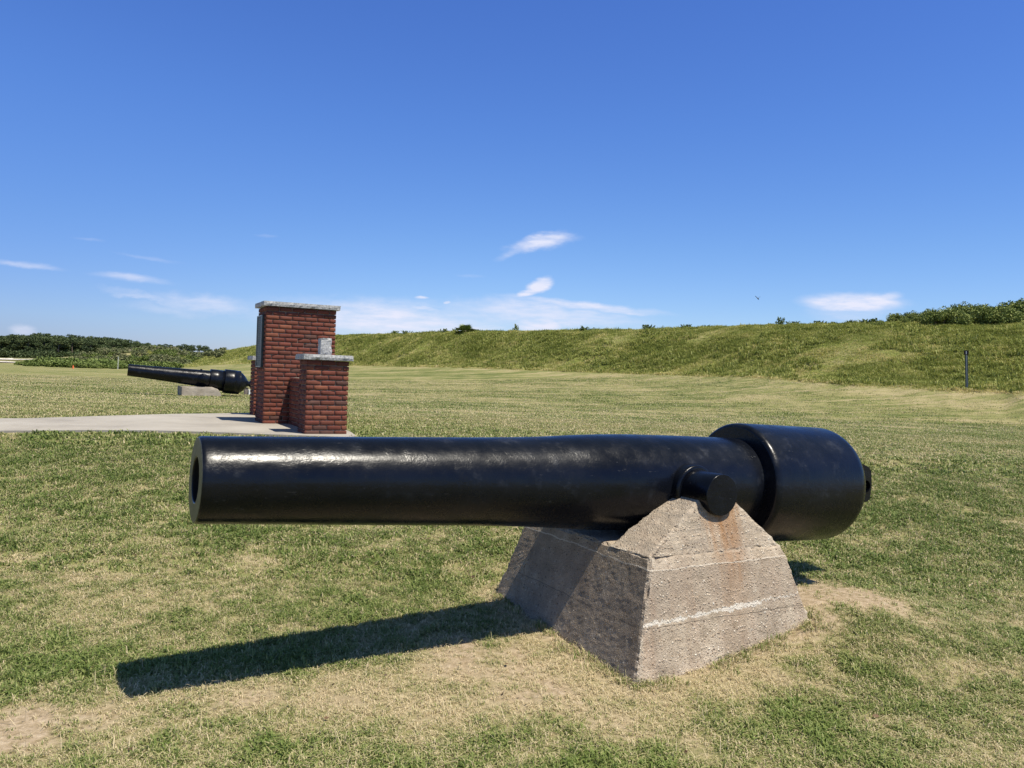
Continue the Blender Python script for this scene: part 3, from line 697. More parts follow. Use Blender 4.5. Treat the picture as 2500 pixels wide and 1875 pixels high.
bm = bmesh.new(); box_bm(bm, -.11, .11, -.11, .11, -.03, .165); bmesh.ops.bevel(bm, geom=list(bm.edges), offset=.008, segments=1, affect='EDGES'); box_bm(bm, -.135, .135, -.135, .135, -.03, .015)
o = link('white_block', bm_mesh('white_block', bm), wb.m); o.location = (k * yy, yy, gz(k * yy, yy)); o.rotation_euler = (0, 0, R(27))
tag(o, 'small white block on the grass just left of the brick monument, beside the stone post', 'block')

# ------------------------------------------------------------------ marker posts
k, e = bearing(2360.5, 957); yy = 30.
pb = Vector((k * yy, yy, gz(k * yy, yy))); ptop = Vector((bearing(2359, 856)[0] * yy, yy, bearing(2359, 856)[1] * yy + EYE))
mp_ = empty('trail_marker', pb); ax = (ptop - pb); mp_.rotation_euler = ax.to_track_quat('Z', 'Y').to_euler(); hh = ax.length
tag(mp_, 'thin grey-green metal marker post with small dark numbered plate at the foot of the mound', 'marker post')
gmt = M('green_grey_metal', .4, .5); gmt.color((.09, .115, .105)); gml = M('worn_metal', .35, .5); gml.color((.45, .48, .50)); gmd = M('dark_brown_plate', .5, .4); gmd.color((.02, .010, .010))
def to_w(m): return m
qz = -math.atan2(0, 1)
inv = mp_.rotation_euler.to_matrix().inverted()
toc = inv @ Vector((-.49, -.87, 0)); ang = math.atan2(toc.y, toc.x) + math.pi / 2
def loc_box(name, x0, x1, y0, y1, z0, z1, mat, par):
    bm = bmesh.new(); box_bm(bm, x0, x1, y0, y1, z0, z1); bmesh.ops.rotate(bm, verts=bm.verts, cent=(0, 0, 0), matrix=Matrix.Rotation(ang, 3, 'Z')); return link(name, bm_mesh(name, bm), mat, par)
bm = bmesh.new(); box_bm(bm, -.045, .045, .0, .02, -.3, hh - .05); box_bm(bm, -.05, -.035, -.02, .0, -.3, hh - .05); box_bm(bm, .035, .05, -.02, .0, -.3, hh - .05)
bmesh.ops.rotate(bm, verts=bm.verts, cent=(0, 0, 0), matrix=Matrix.Rotation(ang, 3, 'Z')); link('post', bm_mesh('post', bm), gmt.m, mp_)
loc_box('rib', -.002, .018, -.022, -.001, -.3, hh - .12, gml.m, mp_)
pl_ = loc_box('plate', -.08, .08, -.040, -.024, hh - .155, hh + .01, gmd.m, mp_)
loc_box('numeral', -.014, .014, -.046, -.0415, hh - .135, hh - .02, wb.m, pl_)

k, e = bearing(287.5, 901); yy = 76.
wp = M('weathered_white', .7, .3); wp.color((.55, .55, .50))
bm = bmesh.new(); z0 = gz(k * yy, yy); hgt = (bearing(289, 871)[1] * yy + EYE) - z0
cyl_bm(bm, (0, 0, -.3), (0.02, 0, hgt - .02), .034, .03, 12); cyl_bm(bm, (0.02, 0, hgt - .02), (0.02, 0, hgt + .01), .045, .045, 12)
o = link('field_pole', bm_mesh('field_pole', bm), wp.m); o.location = (k * yy, yy, z0)
tag(o, 'slim pale pole standing at the far edge of the mown field before the green brush', 'pole')
k, e = bearing(178.5, 899); yy = 74.
om = M('orange_plastic', .5, .4); om.color((.75, .16, .05))
bm = bmesh.new(); cyl_bm(bm, (0, 0, 0), (0, 0, .27), .085, .05, 16); cyl_bm(bm, (0, 0, .27), (0, 0, .30), .06, .02, 16)
o = link('orange_marker', bm_mesh('orange_marker', bm), om.m); o.location = (k * yy, yy, gz(k * yy, yy))
tag(o, 'tiny orange marker on the grass before the green brush on the left', 'marker')

# ------------------------------------------------------------------ foliage
def leafmat(name, c0, c1, c2, sc=1.2):
    m = M(name, .6, .25); n = m.noise(sc, 3, .6, 'World'); r_ = m.attr('rnd'); t = m.math('ADD', m.mr(n, .3, .7, 0, .5), m.math('MULTIPLY', r_, .6))
    m.color(m.ramp(t, [(0, c0), (.5, c1), (1, c2)])); 
    m.b.inputs['Subsurface Weight'].default_value = 0
    return m.m
LF_OAK = leafmat('shrub_leaves', (.09, .125, .026), (.18, .225, .05), (.31, .33, .10))
LF_PINE = leafmat('pine_needles', (.036, .056, .022), (.064, .092, .032), (.11, .135, .05), .25)
LF_GREEN = leafmat('brush_leaves', (.07, .11, .022), (.125, .17, .036), (.20, .24, .065), .3)
LF_GREY = leafmat('scrub_leaves', (.075, .10, .034), (.135, .155, .06), (.24, .225, .12), .3)
LF_PALM = leafmat('palmetto_fronds', (.06, .095, .024), (.15, .20, .05), (.28, .31, .12), 2)
bark = M('bark', .9, .1); bark.color(bark.ramp(bark.noise(6, 4, stretch=(1, 1, .2)), [(.3, (.09, .07, .055)), (.7, (.20, .165, .13))]))
def leaf_quads(cen, size, r, flat=.0, aspect=1.6):
    n = len(cen); a = r.normal(size=(n, 3)); a[:, 2] *= (1 - flat); a /= np.linalg.norm(a, axis=1)[:, None]
    b = r.normal(size=(n, 3)); b -= (b * a).sum(1)[:, None] * a; b /= np.linalg.norm(b, axis=1)[:, None]
    s = size * r.uniform(.6, 1.3, n)[:, None]; a = a * s * aspect * .5; b = b * s * .5
    V = np.stack([cen - a, cen + b * .9 - a * .1, cen + a, cen - b * .9 - a * .1], 1).reshape(-1, 3)
    return V, np.arange(4 * n).reshape(n, 4)
def leaf_mesh(name, cen, size, r, **k):
    V, Fc = leaf_quads(cen, size, r, **k); me = mesh_np(name, V, Fc); fattr(me, 'rnd', np.repeat(r.random(len(cen)), 4)); return me
def clumps(r, cs, per):
    """points scattered in ellipsoids cs = [(x,y,z,rx,ry,rz)] with more towards the shell"""
    out = []
    for (x, y, z, rx, ry, rz) in cs:
        d = r.normal(size=(per, 3)); d /= np.linalg.norm(d, axis=1)[:, None]; q = d * (r.random(per) ** .45)[:, None]
        out.append(q * [rx, ry, rz] + [x, y, z])
    return np.concatenate(out)
def tube(bm, pts, rads, seg=7):
    prev = None
    for i, (p, rd) in enumerate(zip(pts, rads)):
        p = Vector(p); d = (Vector(pts[min(i + 1, len(pts) - 1)]) - Vector(pts[max(i - 1, 0)])); q = d.to_track_quat('Z', 'Y').to_matrix()
        ring = [bm.verts.new(p + q @ Vector((rd * math.cos(2 * math.pi * k / seg), rd * math.sin(2 * math.pi * k / seg), 0))) for k in range(seg)]
        if prev:
            for k in range(seg): j = (k + 1) % seg; bm.faces.new((prev[k], prev[j], ring[j], ring[k]))
        prev = ring
def copy_tree(o, parent=None):
    c = o.copy(); COL.objects.link(c)
    if parent: c.parent = parent
    for ch in [q for q in o.children]: copy_tree(ch, c)
    return c

def pine(seed, h=8., dense=1.0, spread=1.0):
    r = np.random.default_rng(seed); root = empty('pine_tree', (0, 0, 0))
    bm = bmesh.new(); lean = r.normal(0, .25, 2); pts = [(lean[0] * t * t, lean[1] * t * t, h * .88 * t) for t in (0, .25, .5, .75, 1)]; pts[0] = (0, 0, -.5)
    tube(bm, pts, [.20, .17, .14, .10, .04])
    cs = []
    nb = 15
    for i in range(nb):
        tz = (.14 + .82 * i / nb) if dense > .6 else .62 + .34 * i / nb; az = r.uniform(0, 6.28); ln = spread * h * (.20 + .14 * r.random()) * (1.1 - .6 * abs(tz - .60))
        b0 = np.array([lean[0] * tz * tz, lean[1] * tz * tz, h * tz * .86]); b1 = b0 + [math.cos(az) * ln * .6, math.sin(az) * ln * .6, ln * .28]; b2 = b0 + [math.cos(az) * ln, math.sin(az) * ln, ln * .38]
        tube(bm, [b0, b1, b2], [.07, .045, .02], 5)
        s = h * .115 * r.uniform(.8, 1.3)
        cs.append((*b2, s * 1.25, s * 1.25, s * .62)); cs.append((*(b1 + r.normal(0, .2, 3)), s, s, s * .5))
    cs.append((lean[0], lean[1], h * .93, h * .15, h * .15, h * .07)); cs.append((lean[0], lean[1], h * .82, h * .17, h * .17, h * .07))
    link('trunk', bm_mesh('trunk', bm), bark.m, root)
    link('crown', leaf_mesh('crown', clumps(r, cs, int(95 * dense)), .30 * h / 8, r, flat=.3), LF_PINE, root)
    return root
pines = [pine(100 + i, 8., 1.15) for i in range(5)]
TKS = np.array([bearing(p, 830)[0] for p in (-200, 0, 38, 60, 95, 150, 205, 265, 320, 380, 400, 450, 500, 520)])
TE = np.array([.029, .0269, .030, .0272, .0321, .030, .0296, .0294, .0261, .0226, .0235, .0250, .0245, .020])
def place(o, x, y, z, s, rz, sz=None):
    o.location = (x, y, z); o.rotation_euler = (0, 0, rz); o.scale = (s, s, sz or s)
rp = random.Random(5); first = set()
PT = []
for row, (yy, n, k0, k1) in enumerate(((262, 38, -.76, -.455), (248, 34, -.76, -.48), (236, 30, -.76, -.50))):
    for i in range(n):
        kx = k0 + (k1 - k0) * (i + rp.uniform(-.35, .35)) / (n - 1); PT.append((kx, yy + rp.uniform(-6, 6), row))
for i, (kx, yy, row) in enumerate(PT):
    top = float(np.interp(kx, TKS, TE)) * 1.05 * yy * (1 - .045 * row) * rp.uniform(.92, 1.03)
    zb_ = .3; hgt = top - zb_
    j = i % 5; o = copy_tree(pines[j]) if j in first else pines[j]; first.add(j)
    s = hgt / 8.; place(o, kx * yy, yy, EYE + zb_, s * rp.uniform(.95, 1.25), rp.uniform(0, 6.28), s * 1.02)
    tag(o, 'dark green pine in the dense far wood at the left edge of the field', 'tree', 'pines of the far wood')
# looser pines at the right end of the wood
lone = [(332, 840, 230, .9, 1.3), (352, 843, 235, .9, 1.2), (372, 845, 240, .9, 1.2), (389, 841, 236, 1, 1.1), (402, 840, 240, 1, 1.2), (418, 846, 244, 1, 1.2), (434, 844, 240, .9, 1.3), (448, 840.5, 238, .9, 1.3)]
for (u, v, yy, s1, s2) in lone:
    k, e = bearing(u, v); o = copy_tree(pines[int(u) % 5]); h0 = e * yy - 1.6
    place(o, k * yy, yy, EYE + 1.6, h0 / 8 * s2, u, h0 / 8 * 1.03); tag(o, 'smaller pine in the ragged right end of the far wood above the sandy scrub', 'tree', 'ragged pines at the end of the wood')
PLO = True
lp = pine(211, 8., .55, 1.15)
for n_, (u, v, lab) in enumerate(((470, 842, 'open-crowned pine just left of the tallest lone pine beyond the scrub'), (489, 842.5, 'tall lone pine with flat crown and bare trunk on the skyline beyond the scrub'), (501, 844, 'slender lone pine with thin trunk, right of the tallest one beyond the scrub'), (511, 852, 'low round pine at the right end of the lone skyline pines'))):
    k, e = bearing(u, v); yy = 232; o = lp if n_ == 0 else copy_tree(lp); h0 = e * yy - 1.2 if n_ < 3 else e * yy - 1.5
    place(o, k * yy, yy, EYE + (1.2 if n_ < 3 else 1.5), h0 / 8 * (.62 if n_ < 3 else .8), n_ * 1.7, h0 / 8 * 1.03); tag(o, lab, 'tree', 'lone skyline pines')

def shrub(seed, w, h, mat, name='shrub', leaf=.09, per=150, ncl=9, spiky=.0):
    r = np.random.default_rng(seed); root = empty(name, (0, 0, 0)); cs = []
    for i in range(ncl):
        az = r.uniform(0, 6.28); rd = w * .5 * math.sqrt(r.random()) * .8; zc = h * r.uniform(.25, .72) * (1 - .35 * rd / (w * .5))
        s = h * r.uniform(.22, .36); cs.append((rd * math.cos(az), rd * math.sin(az), zc, s * 1.15, s * 1.15, s))
    P = clumps(r, cs, per)
    if spiky:
        for i in range(int(10 * spiky)):
            az = r.uniform(0, 6.28); rd = w * .4 * r.random(); t = r.random((26, 1)); b = np.array([rd * math.cos(az), rd * math.sin(az), h * .5]); d = np.array([r.normal(0, .12), r.normal(0, .12), h * r.uniform(.45, .7)])
            P = np.concatenate([P, b + t * d + r.normal(0, .03 * h, (26, 3))])
    P[:, 2] = np.maximum(P[:, 2], .02)
    bm = bmesh.new()
    for c in cs[:6]: tube(bm, [(c[0] * .1, c[1] * .1, -.15), (c[0] * .5, c[1] * .5, c[2] * .55), c[:3]], [.03 * h, .02 * h, .008 * h], 5)
    link('stems', bm_mesh('stems', bm), bark.m, root); link('foliage', leaf_mesh('foliage', P, leaf, r), mat, root); return root
# dense bushes on the right end of the crest
sh = [shrub(300 + i, 2.0, 1.2, LF_OAK, leaf=.065, per=420, ncl=14, spiky=.0) for i in range(4)]
first = set()
for i in range(34):
    u = 2142 + (2660 - 2142) * (i + rp.uniform(-.4, .4)) / 33; k, _ = bearing(u, 785)
    dcl = float(np.interp(k, KS, DC)); yy = dcl + rp.uniform(-2.2, 1.5); hs = float(np.interp(u, [2150, 2240, 2290, 2400, 2450, 2500, 2700], [.42, .78, .98, .96, 1.12, 1.2, 1.15])) * rp.uniform(.88, 1.15) * (.8 if i % 2 else 1)
    j = i % 4; o = copy_tree(sh[j]) if j in first else sh[j]; first.add(j)
    place(o, k * yy, yy, gz(k * yy, yy) - .08, hs * .95, rp.uniform(0, 6.28), hs)
    tag(o, 'leafy green bush in the dense thicket on the right end of the mound crest', 'bush', 'bushes of the crest thicket')
k, e = bearing(2456, 728); o = copy_tree(sh[1]); place(o, k * 42.5, 42.5, gz(k * 42.5, 42.5) - .05, .62, .5, (e * 42.5 + EYE - gz(k * 42.5, 42.5)) / 1.25); tag(o, 'tallest bush of the crest thicket, sticking up against the sky near the right edge', 'bush', 'bushes of the crest thicket')
# low weeds along the crest
wd = [shrub(330 + i, .9, .5, LF_GREEN, 'weed', leaf=.06, per=45, ncl=6, spiky=1.2) for i in range(3)]
first = set()
for i in range(26):
    u = rp.choice([rp.uniform(1390, 1760), rp.uniform(1060, 1420), rp.uniform(1760, 2170), rp.uniform(1900, 2170), rp.uniform(900, 1100)]); k, _ = bearing(u, 800)
    yy = float(np.interp(k, KS, DC)) + rp.uniform(-.8, .4); j = i % 3; o = copy_tree(wd[j]) if j in first else wd[j]; first.add(j); s = rp.uniform(.35, .75)
    place(o, k * yy, yy, gz(k * yy, yy) - .05, s * 1.7, rp.uniform(0, 6.28), s); tag(o, 'low dark weed clump on the skyline of the mound crest', 'weed', 'weeds on the mound crest')
for (u, v, lab, w) in ((1906, 773, 'tall feathery weed standing alone on the crest left of the thicket', .8), (1260, 790, 'small upright weed on the crest right of the palmetto', .6), (2085, 782, 'twiggy weed on the crest just left of the thicket', .6)):
    k, e = bearing(u, v); yy = float(np.interp(k, KS, DC)) - .3; z0 = gz(k * yy, yy) - .05; o = copy_tree(wd[0]); hgt = e * yy + EYE - z0; place(o, k * yy, yy, z0, w, u, hgt / .62); tag(o, lab, 'weed')
# palmetto
r = np.random.default_rng(9); root = empty('palmetto', (0, 0, 0)); Vp = []; Fp = []; Rn = []
for i in range(44):
    az = i * 2.4; el = r.uniform(.12, 1.4); ln = r.uniform(.42, .60); d = np.array([math.cos(az) * math.cos(el), math.sin(az) * math.cos(el), math.sin(el)]); sdv = np.array([-math.sin(az), math.cos(az), 0]); upv = np.cross(d, sdv)
    c0 = d * ln * .7
    for q in range(11):
        a = (q - 5) * .24; dd = d * math.cos(a) + sdv * math.sin(a); tip = c0 + dd * ln * .75 + np.array([0, 0, -.10 * ln]); side = np.cross(dd, upv); side = sdv * math.cos(a) - d * math.sin(a)
        b = len(Vp); mdl = c0 + dd * ln * .35; Vp += [c0, mdl + side * .03, tip, mdl - side * .03]; Fp.append((b, b + 1, b + 2, b + 3)); Rn += [r.random()] * 4
me = mesh_np('fronds', Vp, Fp); fattr(me, 'rnd', Rn); link('fronds', me, LF_PALM, root)
bm = bmesh.new(); tube(bm, [(0, 0, -.2), (0, 0, .12), (0, 0, .25)], [.12, .1, .03]); link('trunk', bm_mesh('ptrunk', bm), bark.m, root)
k, e = bearing(1137, 812); yy = 68.6; place(root, k * yy, yy, gz(k * yy, yy) - .05, 1.5, 0, 1.25); tag(root, 'round spiky palmetto with fan fronds on the skyline of the grassy mound', 'palmetto')
# green brush bank at left and scrub on the sandy rise
br = [shrub(400 + i, 3.4, 1.6, LF_GREEN, 'brush', leaf=.17, per=150, ncl=11) for i in range(4)]
first = set()
for i in range(96):
    u = rp.uniform(52, 440); row = rp.random(); k, _ = bearing(u, 880); yy = 79 + row * 15; s = float(np.interp(u, [50, 90, 130, 300, 440], [.55, .75, 1.0, .86, .8])) * rp.uniform(.75, 1.08) * (.74 if row < .25 else 1)
    if u < 110 and row > .5: continue
    j = i % 4; o = copy_tree(br[j]) if j in first else br[j]; first.add(j)
    place(o, k * yy, yy, gz(k * yy, yy) - .1, s, rp.uniform(0, 6.28), s * .80); tag(o, 'rounded green brush in the bank behind the mown field at left', 'bush', 'brush of the green bank')
sg = [shrub(440 + i, 2.6, 1.1, LF_GREY, 'scrub', leaf=.16, per=80, ncl=8) for i in range(3)]
first = set()
for i in range(110):
    u = rp.uniform(195, 545); k, _ = bearing(u, 870); yy = rp.uniform(97, 126); s = rp.uniform(.5, 1.05); j = i % 3; o = copy_tree(sg[j]) if j in first else sg[j]; first.add(j)
    place(o, k * yy, yy, gz(k * yy, yy) - .1, s, rp.uniform(0, 6.28), s); tag(o, 'grey-green scrub on the sandy rise before the far wood', 'bush', 'scrub on the sandy rise')
for i in range(26):
    u = rp.uniform(215, 500); k, _ = bearing(u, 870); yy = rp.uniform(98, 126); s = rp.uniform(.4, .75); o = copy_tree(br[i % 4])
    place(o, k * yy, yy, gz(k * yy, yy) - .1, s, rp.uniform(0, 6.28), s); tag(o, 'bright green shrub among the grey scrub of the sandy rise', 'bush', 'green shrubs among the scrub')
un = [shrub(470 + i, 6.0, 3.0, LF_PINE, 'understory', leaf=.3, per=110, ncl=10) for i in range(2)]
first = set()
for i in range(46):
    u = -180 + 500 * (i + rp.uniform(-.4, .4)) / 45; k, _ = bearing(u, 870); yy = 226 + rp.uniform(-3, 3); j = i % 2; o = copy_tree(un[j]) if j in first else un[j]; first.add(j); s = rp.uniform(.8, 1.25)
    place(o, k * yy, yy, EYE - .3, s, rp.uniform(0, 6.28), s); tag(o, 'dark undergrowth bush at the foot of the dense far wood', 'bush', 'undergrowth of the far wood')
# bare sandy slope between the scrub
sandy = M('sandy_scrub_soil', .95, .1); sandy.color(sandy.ramp(sandy.noise(.5, 5, .65, 'World'), [(.35, (.16, .17, .07)), (.55, (.30, .26, .19)), (.7, (.50, .45, .38))]))
pts = [(bearing(u, 860)[0] * y, y) for u, y in ((290, 109), (340, 108), (400, 107), (450, 108), (490, 111), (480, 119), (430, 122), (370, 124), (310, 124), (280, 118))]
tag(patch('sandy_slope', pts, sandy.m, .06), kind='structure')

# ------------------------------------------------------------------ insect in the air
k, e = bearing(1849.5, 728); yy = 9.
dk = M('dark_chitin', .4, .5); dk.color((.02, .02, .03)); wg = M('insect_wing', .3, .5); wg.color((.10, .12, .16)); wg.b.inputs['Alpha'].default_value = .16
ins = empty('dragonfly', (k * yy, yy, EYE + e * yy)); ins.rotation_euler = (0, R(38), R(10))
tag(ins, 'tiny dark dragonfly hovering in the blue sky above the right part of the mound', 'dragonfly')
bm = bmesh.new(); tube(bm, [(-.040, 0, 0), (-.030, 0, 0), (-.005, 0, 0), (.004, 0, 0), (.014, 0, 0), (.020, 0, 0)], [.0014, .0030, .0034, .0062, .0072, .004], 8); link('body', bm_mesh('body', bm), dk.m, ins)
for (xx, yw, zw) in ((0, .035, .02), (.006, .034, .026), (0, -.035, .02), (.006, -.034, .026)):
    bm = bmesh.new(); vs = [bm.verts.new(p) for p in ((xx, 0, .003), (xx - .006, yw * .5, zw * .5), (xx - .004, yw, zw), (xx + .005, yw * .95, zw), (xx + .005, yw * .5, zw * .5))]; bm.faces.new(vs); link('wing', bm_mesh('wing', bm), wg.m, ins)

# ------------------------------------------------------------------ grass
bl = M('grass_blades', .55, .25)
d_ = bl.attr('dry', 'INSTANCER'); r_ = bl.attr('rnd')
t = bl.math('ADD', d_, bl.mr(r_, 0, 1, -.42, .42)); t = bl.math('ADD', t, bl.mr(bl.noise(30, 2, .6, 'World'), .3, .7, -.1, .1))
bl.color(bl.ramp(t, [(.0, (.140, .195, .044)), (.3, (.245, .295, .086)), (.5, (.365, .370, .145)), (.7, (.50, .43, .24)), (1, (.72, .60, .38))]))
tr_ = bl.n.new('ShaderNodeBsdfTranslucent'); bl.l.new(bl.b.inputs['Base Color'].links[0].from_socket, tr_.inputs[0]); ms = bl.n.new('ShaderNodeMixShader'); ms.inputs[0].default_value = .25
bl.l.new(bl.b.outputs[0], ms.inputs[1]); bl.l.new(tr_.outputs[0], ms.inputs[2]); bl.l.new(ms.outputs[0], bl.n['Material Output'].inputs[0])
mbm = M('mound_grass', .6, .2); d_ = mbm.attr('dry', 'INSTANCER'); r_ = mbm.attr('rnd')
t = mbm.math('ADD', d_, mbm.mr(r_, 0, 1, -.35, .35))
mbm.color(mbm.ramp(t, [(.0, (.21, .245, .055)), (.3, (.36, .385, .10)), (.6, (.52, .50, .19)), (.8, (.66, .58, .25)), (1, (.78, .66, .36))]))

tr_ = mbm.n.new('ShaderNodeBsdfTranslucent'); mbm.l.new(mbm.b.inputs['Base Color'].links[0].from_socket, tr_.inputs[0]); ms = mbm.n.new('ShaderNodeMixShader'); ms.inputs[0].default_value = .3
mbm.l.new(mbm.b.outputs[0], ms.inputs[1]); mbm.l.new(tr_.outputs[0], ms.inputs[2]); mbm.l.new(ms.outputs[0], mbm.n['Material Output'].inputs[0])
def tuft(seed, n, rad, h0, h1, w, flop, segs=2):
    r = np.random.default_rng(seed); V = []; Fc = []; Rn = []
    for i in range(n):
        a = r.uniform(0, 6.28); rr_ = rad * math.sqrt(r.random()); p = np.array([rr_ * math.cos(a), rr_ * math.sin(a), -.004]); hd = r.uniform(0, 6.28); d = np.array([math.cos(hd), math.sin(hd), 0]); s = np.array([-d[1], d[0], 0])
        h = r.uniform(h0, h1); fl = flop * r.uniform(.3, 1.3); ww = w * r.uniform(.7, 1.2); rn = r.random(); b = len(V)
        m_ = p + d * h * .30 * fl + np.array([0, 0, h * .62 * max(.25, 1 - .30 * fl)]); t_ = p + d * h * (.95 * fl) + np.array([0, 0, h * max(.12, 1 - .62 * fl)])
        V += [p - s * ww / 2, p + s * ww / 2, m_ + s * ww * .42, m_ - s * ww * .42, t_]; Rn += [rn] * 5
        Fc += [(b, b + 1, b + 2, b + 3)]; Fc += [(b + 3, b + 2, b + 4, b + 4)]
    me = bpy.data.meshes.new('tuft'); me.from_pydata([tuple(q) for q in V], [], [f if f[2] != f[3] else f[:3] for f in Fc]); me.update(); fattr(me, 'rnd', Rn); return me
def scatter(name, tufts, mat, P, dryv, scl, label=None, tilt=None):
    objs = []
    cl = bpy.data.collections.new(name + '_kinds')
    for i, me in enumerate(tufts):
        me.materials.append(mat); ob = bpy.data.objects.new('tuft_kind', me); cl.objects.link(ob)
    n = len(P); me = bpy.data.meshes.new(name); me.vertices.add(n); me.vertices.foreach_set('co', np.asarray(P, np.float32).ravel()); me.update()
    fattr(me, 'dry', dryv); fattr(me, 'scl', scl); fattr(me, 'rotz', rng.uniform(0, 6.283, n))
    ai = me.attributes.new('kind_index', 'INT', 'POINT'); ai.data.foreach_set('value', rng.integers(0, len(tufts), n).astype(np.int32))
    o = bpy.data.objects.new(name, me); COL.objects.link(o); tag(o, label, None, None, 'stuff')
    g = bpy.data.node_groups.new(name, 'GeometryNodeTree'); g.interface.new_socket('Geometry', in_out='INPUT', socket_type='NodeSocketGeometry'); g.interface.new_socket('Geometry', in_out='OUTPUT', socket_type='NodeSocketGeometry')
    nn = g.nodes; gi = nn.new('NodeGroupInput'); go = nn.new('NodeGroupOutput'); mtp = nn.new('GeometryNodeMeshToPoints'); iop = nn.new('GeometryNodeInstanceOnPoints'); ci = nn.new('GeometryNodeCollectionInfo')
    ci.inputs['Collection'].default_value = cl; ci.inputs['Separate Children'].default_value = True; ci.inputs['Reset Children'].default_value = True
    def na(nm, dt='FLOAT'): q = nn.new('GeometryNodeInputNamedAttribute'); q.data_type = dt; q.inputs[0].default_value = nm; return q.outputs[0]
    cx = nn.new('ShaderNodeCombineXYZ'); g.links.new(na('rotz'), cx.inputs[2])
    g.links.new(gi.outputs[0], mtp.inputs[0]); g.links.new(mtp.outputs[0], iop.inputs['Points']); g.links.new(ci.outputs[0], iop.inputs['Instance']); iop.inputs['Pick Instance'].default_value = True
    g.links.new(na('kind_index', 'INT'), iop.inputs['Instance Index']); g.links.new(cx.outputs[0], iop.inputs['Rotation']); g.links.new(na('scl'), iop.inputs['Scale'])
    g.links.new(iop.outputs[0], go.inputs[0]); m = o.modifiers.new('g', 'NODES'); m.node_group = g; return o
def in_plaza(x, y):
    P = np.array(outl); inside = np.zeros(len(x), bool); n = len(P); j = n - 1
    for i in range(n):
        c = ((P[i, 1] > y) != (P[j, 1] > y)) & (x < (P[j, 0] - P[i, 0]) * (y - P[i, 1]) / (P[j, 1] - P[i, 1] + 1e-12) + P[i, 0]); inside ^= c; j = i
    return inside
def field(n, y0, y1, kmax):
    y = np.sqrt(rng.uniform(y0 * y0, y1 * y1, n)); x = rng.uniform(-kmax, kmax, n) * y; return x, y
def lawn(n, y0, y1, kmax, barecut=1.0):
    x, y = field(n, y0, y1, kmax); z, t = terrain(x, y); dry_, bare_ = masks(x, y)
    ok = (t < 0) & (ped_dist(x, y) > -.02) & ~in_plaza(x, y) & (rng.random(n) > bare_ * barecut)
    return x[ok], y[ok], z[ok], dry_[ok]
SETS = [  # count, y0, y1, kmax, tuft args
    (52000, 2.4, 5.6, .85, dict(n=10, rad=.026, h0=.018, h1=.060, w=.0055, flop=1.1), 1),
    (46000, 5.6, 9.5, .8, dict(n=10, rad=.042, h0=.022, h1=.065, w=.0085, flop=1.05), 1),
    (42000, 9.5, 18, .78, dict(n=9, rad=.075, h0=.03, h1=.075, w=.015, flop=1.0), 1),
    (46000, 18, 45, .75, dict(n=9, rad=.20, h0=.03, h1=.07, w=.022, flop=.9), 1)]
P = []; D = []; S = []; K = []
for si, (n, y0, y1, km, ta, _) in enumerate(SETS):
    x, y, z, d = lawn(n, y0, y1, km, .93)
    lush = np.clip(1.25 - d, .55, 1.3)
    scatter('lawn_grass' , [tuft(500 + si * 10 + j, **ta) for j in range(6)], bl.m, np.stack([x, y, z], 1), np.clip(d + rng.normal(0, .13, len(d)), 0, 1), lush * rng.uniform(.75, 1.25, len(x)), 'short patchy green and straw lawn grass')
# long dead stalks and taller sprigs near the camera
x, y, z, d = lawn(2600, 2.6, 9, .8, .2)
scatter('dry_stalks', [tuft(600 + j, n=2, rad=.03, h0=.06, h1=.13, w=.0024, flop=1.45) for j in range(5)], bl.m, np.stack([x, y, z], 1), np.clip(d + .35, .5, 1), rng.uniform(.6, 1.2, len(x)), 'dead straw stalks lying in the lawn')
x, y, z, d = lawn(5200, 2.6, 9, .8, .9); ok = d < .42
scatter('green_sprigs', [tuft(620 + j, n=9, rad=.025, h0=.04, h1=.085, w=.0042, flop=.8) for j in range(5)], bl.m, np.stack([x, y, z], 1)[ok], d[ok] * .6, rng.uniform(.6, 1.15, ok.sum()), 'lusher green grass sprigs in the lawn')
# scraps of dead leaf and bark on the turf
x, y = field(160, 2.7, 9, .75); z, _ = terrain(x, y); ok = ped_dist(x, y) > .02; cen = np.stack([x, y, z + .016], 1)[ok]
ltm = M('dead_leaf', .8, .1); ltm.color(ltm.ramp(ltm.attr('rnd'), [(0, (.05, .032, .02)), (.6, (.16, .10, .06)), (1, (.42, .34, .24))]))
tag(link('leaf_litter', leaf_mesh('litter', cen, .020, np.random.default_rng(77), flat=.85, aspect=1.6), ltm.m), 'scraps of dead leaf scattered on the lawn', None, None, 'stuff')
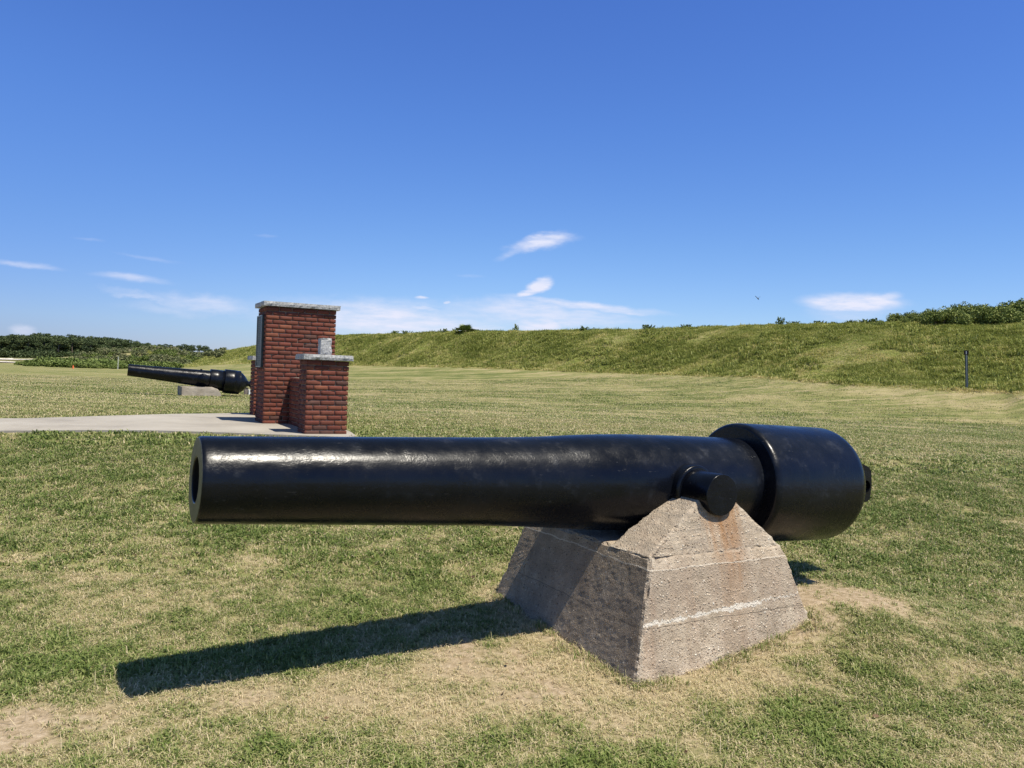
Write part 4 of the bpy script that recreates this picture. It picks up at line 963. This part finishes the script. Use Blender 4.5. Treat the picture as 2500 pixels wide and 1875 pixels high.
# longer untrimmed grass and straw along the foot of the pedestal
x, y = rng.uniform(-.6, 2.6, 60000), rng.uniform(3.6, 6.6, 60000); pdv = ped_dist(x, y); ok = (pdv > -.01) & (pdv < .05 + .10 * rng.random(len(x)) ** 2) & (fbm(x * 4, y * 4, 3) > .44); ok &= rng.random(len(x)) < .55; x, y = x[ok], y[ok]; z, _ = terrain(x, y)
scatter('foot_grass', [tuft(640 + j, n=5, rad=.02, h0=.03, h1=.075, w=.004, flop=1.0) for j in range(5)], bl.m, np.stack([x, y, z], 1), rng.choice([.15, .75, .9], len(x)), rng.uniform(.6, 1.2, len(x)), 'untrimmed grass and straw at the foot of the pedestal')
# mound
n = 170000; kx = rng.uniform(-.46, .82, n); dbv = np.interp(kx, KS, DB); dcv = np.interp(kx, KS, DC); y = dbv * .93 + (dcv + 2.5 - dbv * .93) * rng.random(n) ** .9; x = kx * y; z, t = terrain(x, y)
dn = fbm(x * .35 + 3, y * .35, 4); d2 = fbm(x * 1.3, y * 1.3, 3); ok = (t > -.035 * rng.random(n) ** 2) & (rng.random(n) < np.clip(.35 + (1 - dn) * 1.2, 0, 1))
dd = np.clip(.36 + rng.normal(0, .14, n) + .95 * (dn - .5) + .8 * (d2 - .5) + .25 * np.exp(-t * 12), 0, 1)
sc_ = np.clip(.55 + .9 * (.55 - dn) + .8 * (d2 - .4), .3, 1.5) * np.where(y > 60, 1.3, 1.0) * rng.uniform(.6, 1.3, n)
scatter('mound_grass', [tuft(700 + j, n=12, rad=.14, h0=.10, h1=.26, w=.022, flop=.75) for j in range(6)], mbm.m, np.stack([x, y, z], 1)[ok], dd[ok], sc_[ok], 'tall rough green grass covering the mound')
n = 9000; kx = rng.uniform(-.46, .82, n); dbv = np.interp(kx, KS, DB); dcv = np.interp(kx, KS, DC); y = dbv + (dcv + 1 - dbv) * rng.random(n); x = kx * y; z, t = terrain(x, y); ok = (fbm(x * .3 + 11, y * .3, 3) > .42) & (t > .01)
scatter('mound_weeds', [tuft(720 + j, n=26, rad=.22, h0=.12, h1=.34, w=.04, flop=.7) for j in range(4)], mbm.m, np.stack([x, y, z], 1)[ok], np.zeros(ok.sum()) + rng.uniform(0, .35, ok.sum()), rng.uniform(.5, 1.2, ok.sum()), 'dark broad weeds among the mound grass')
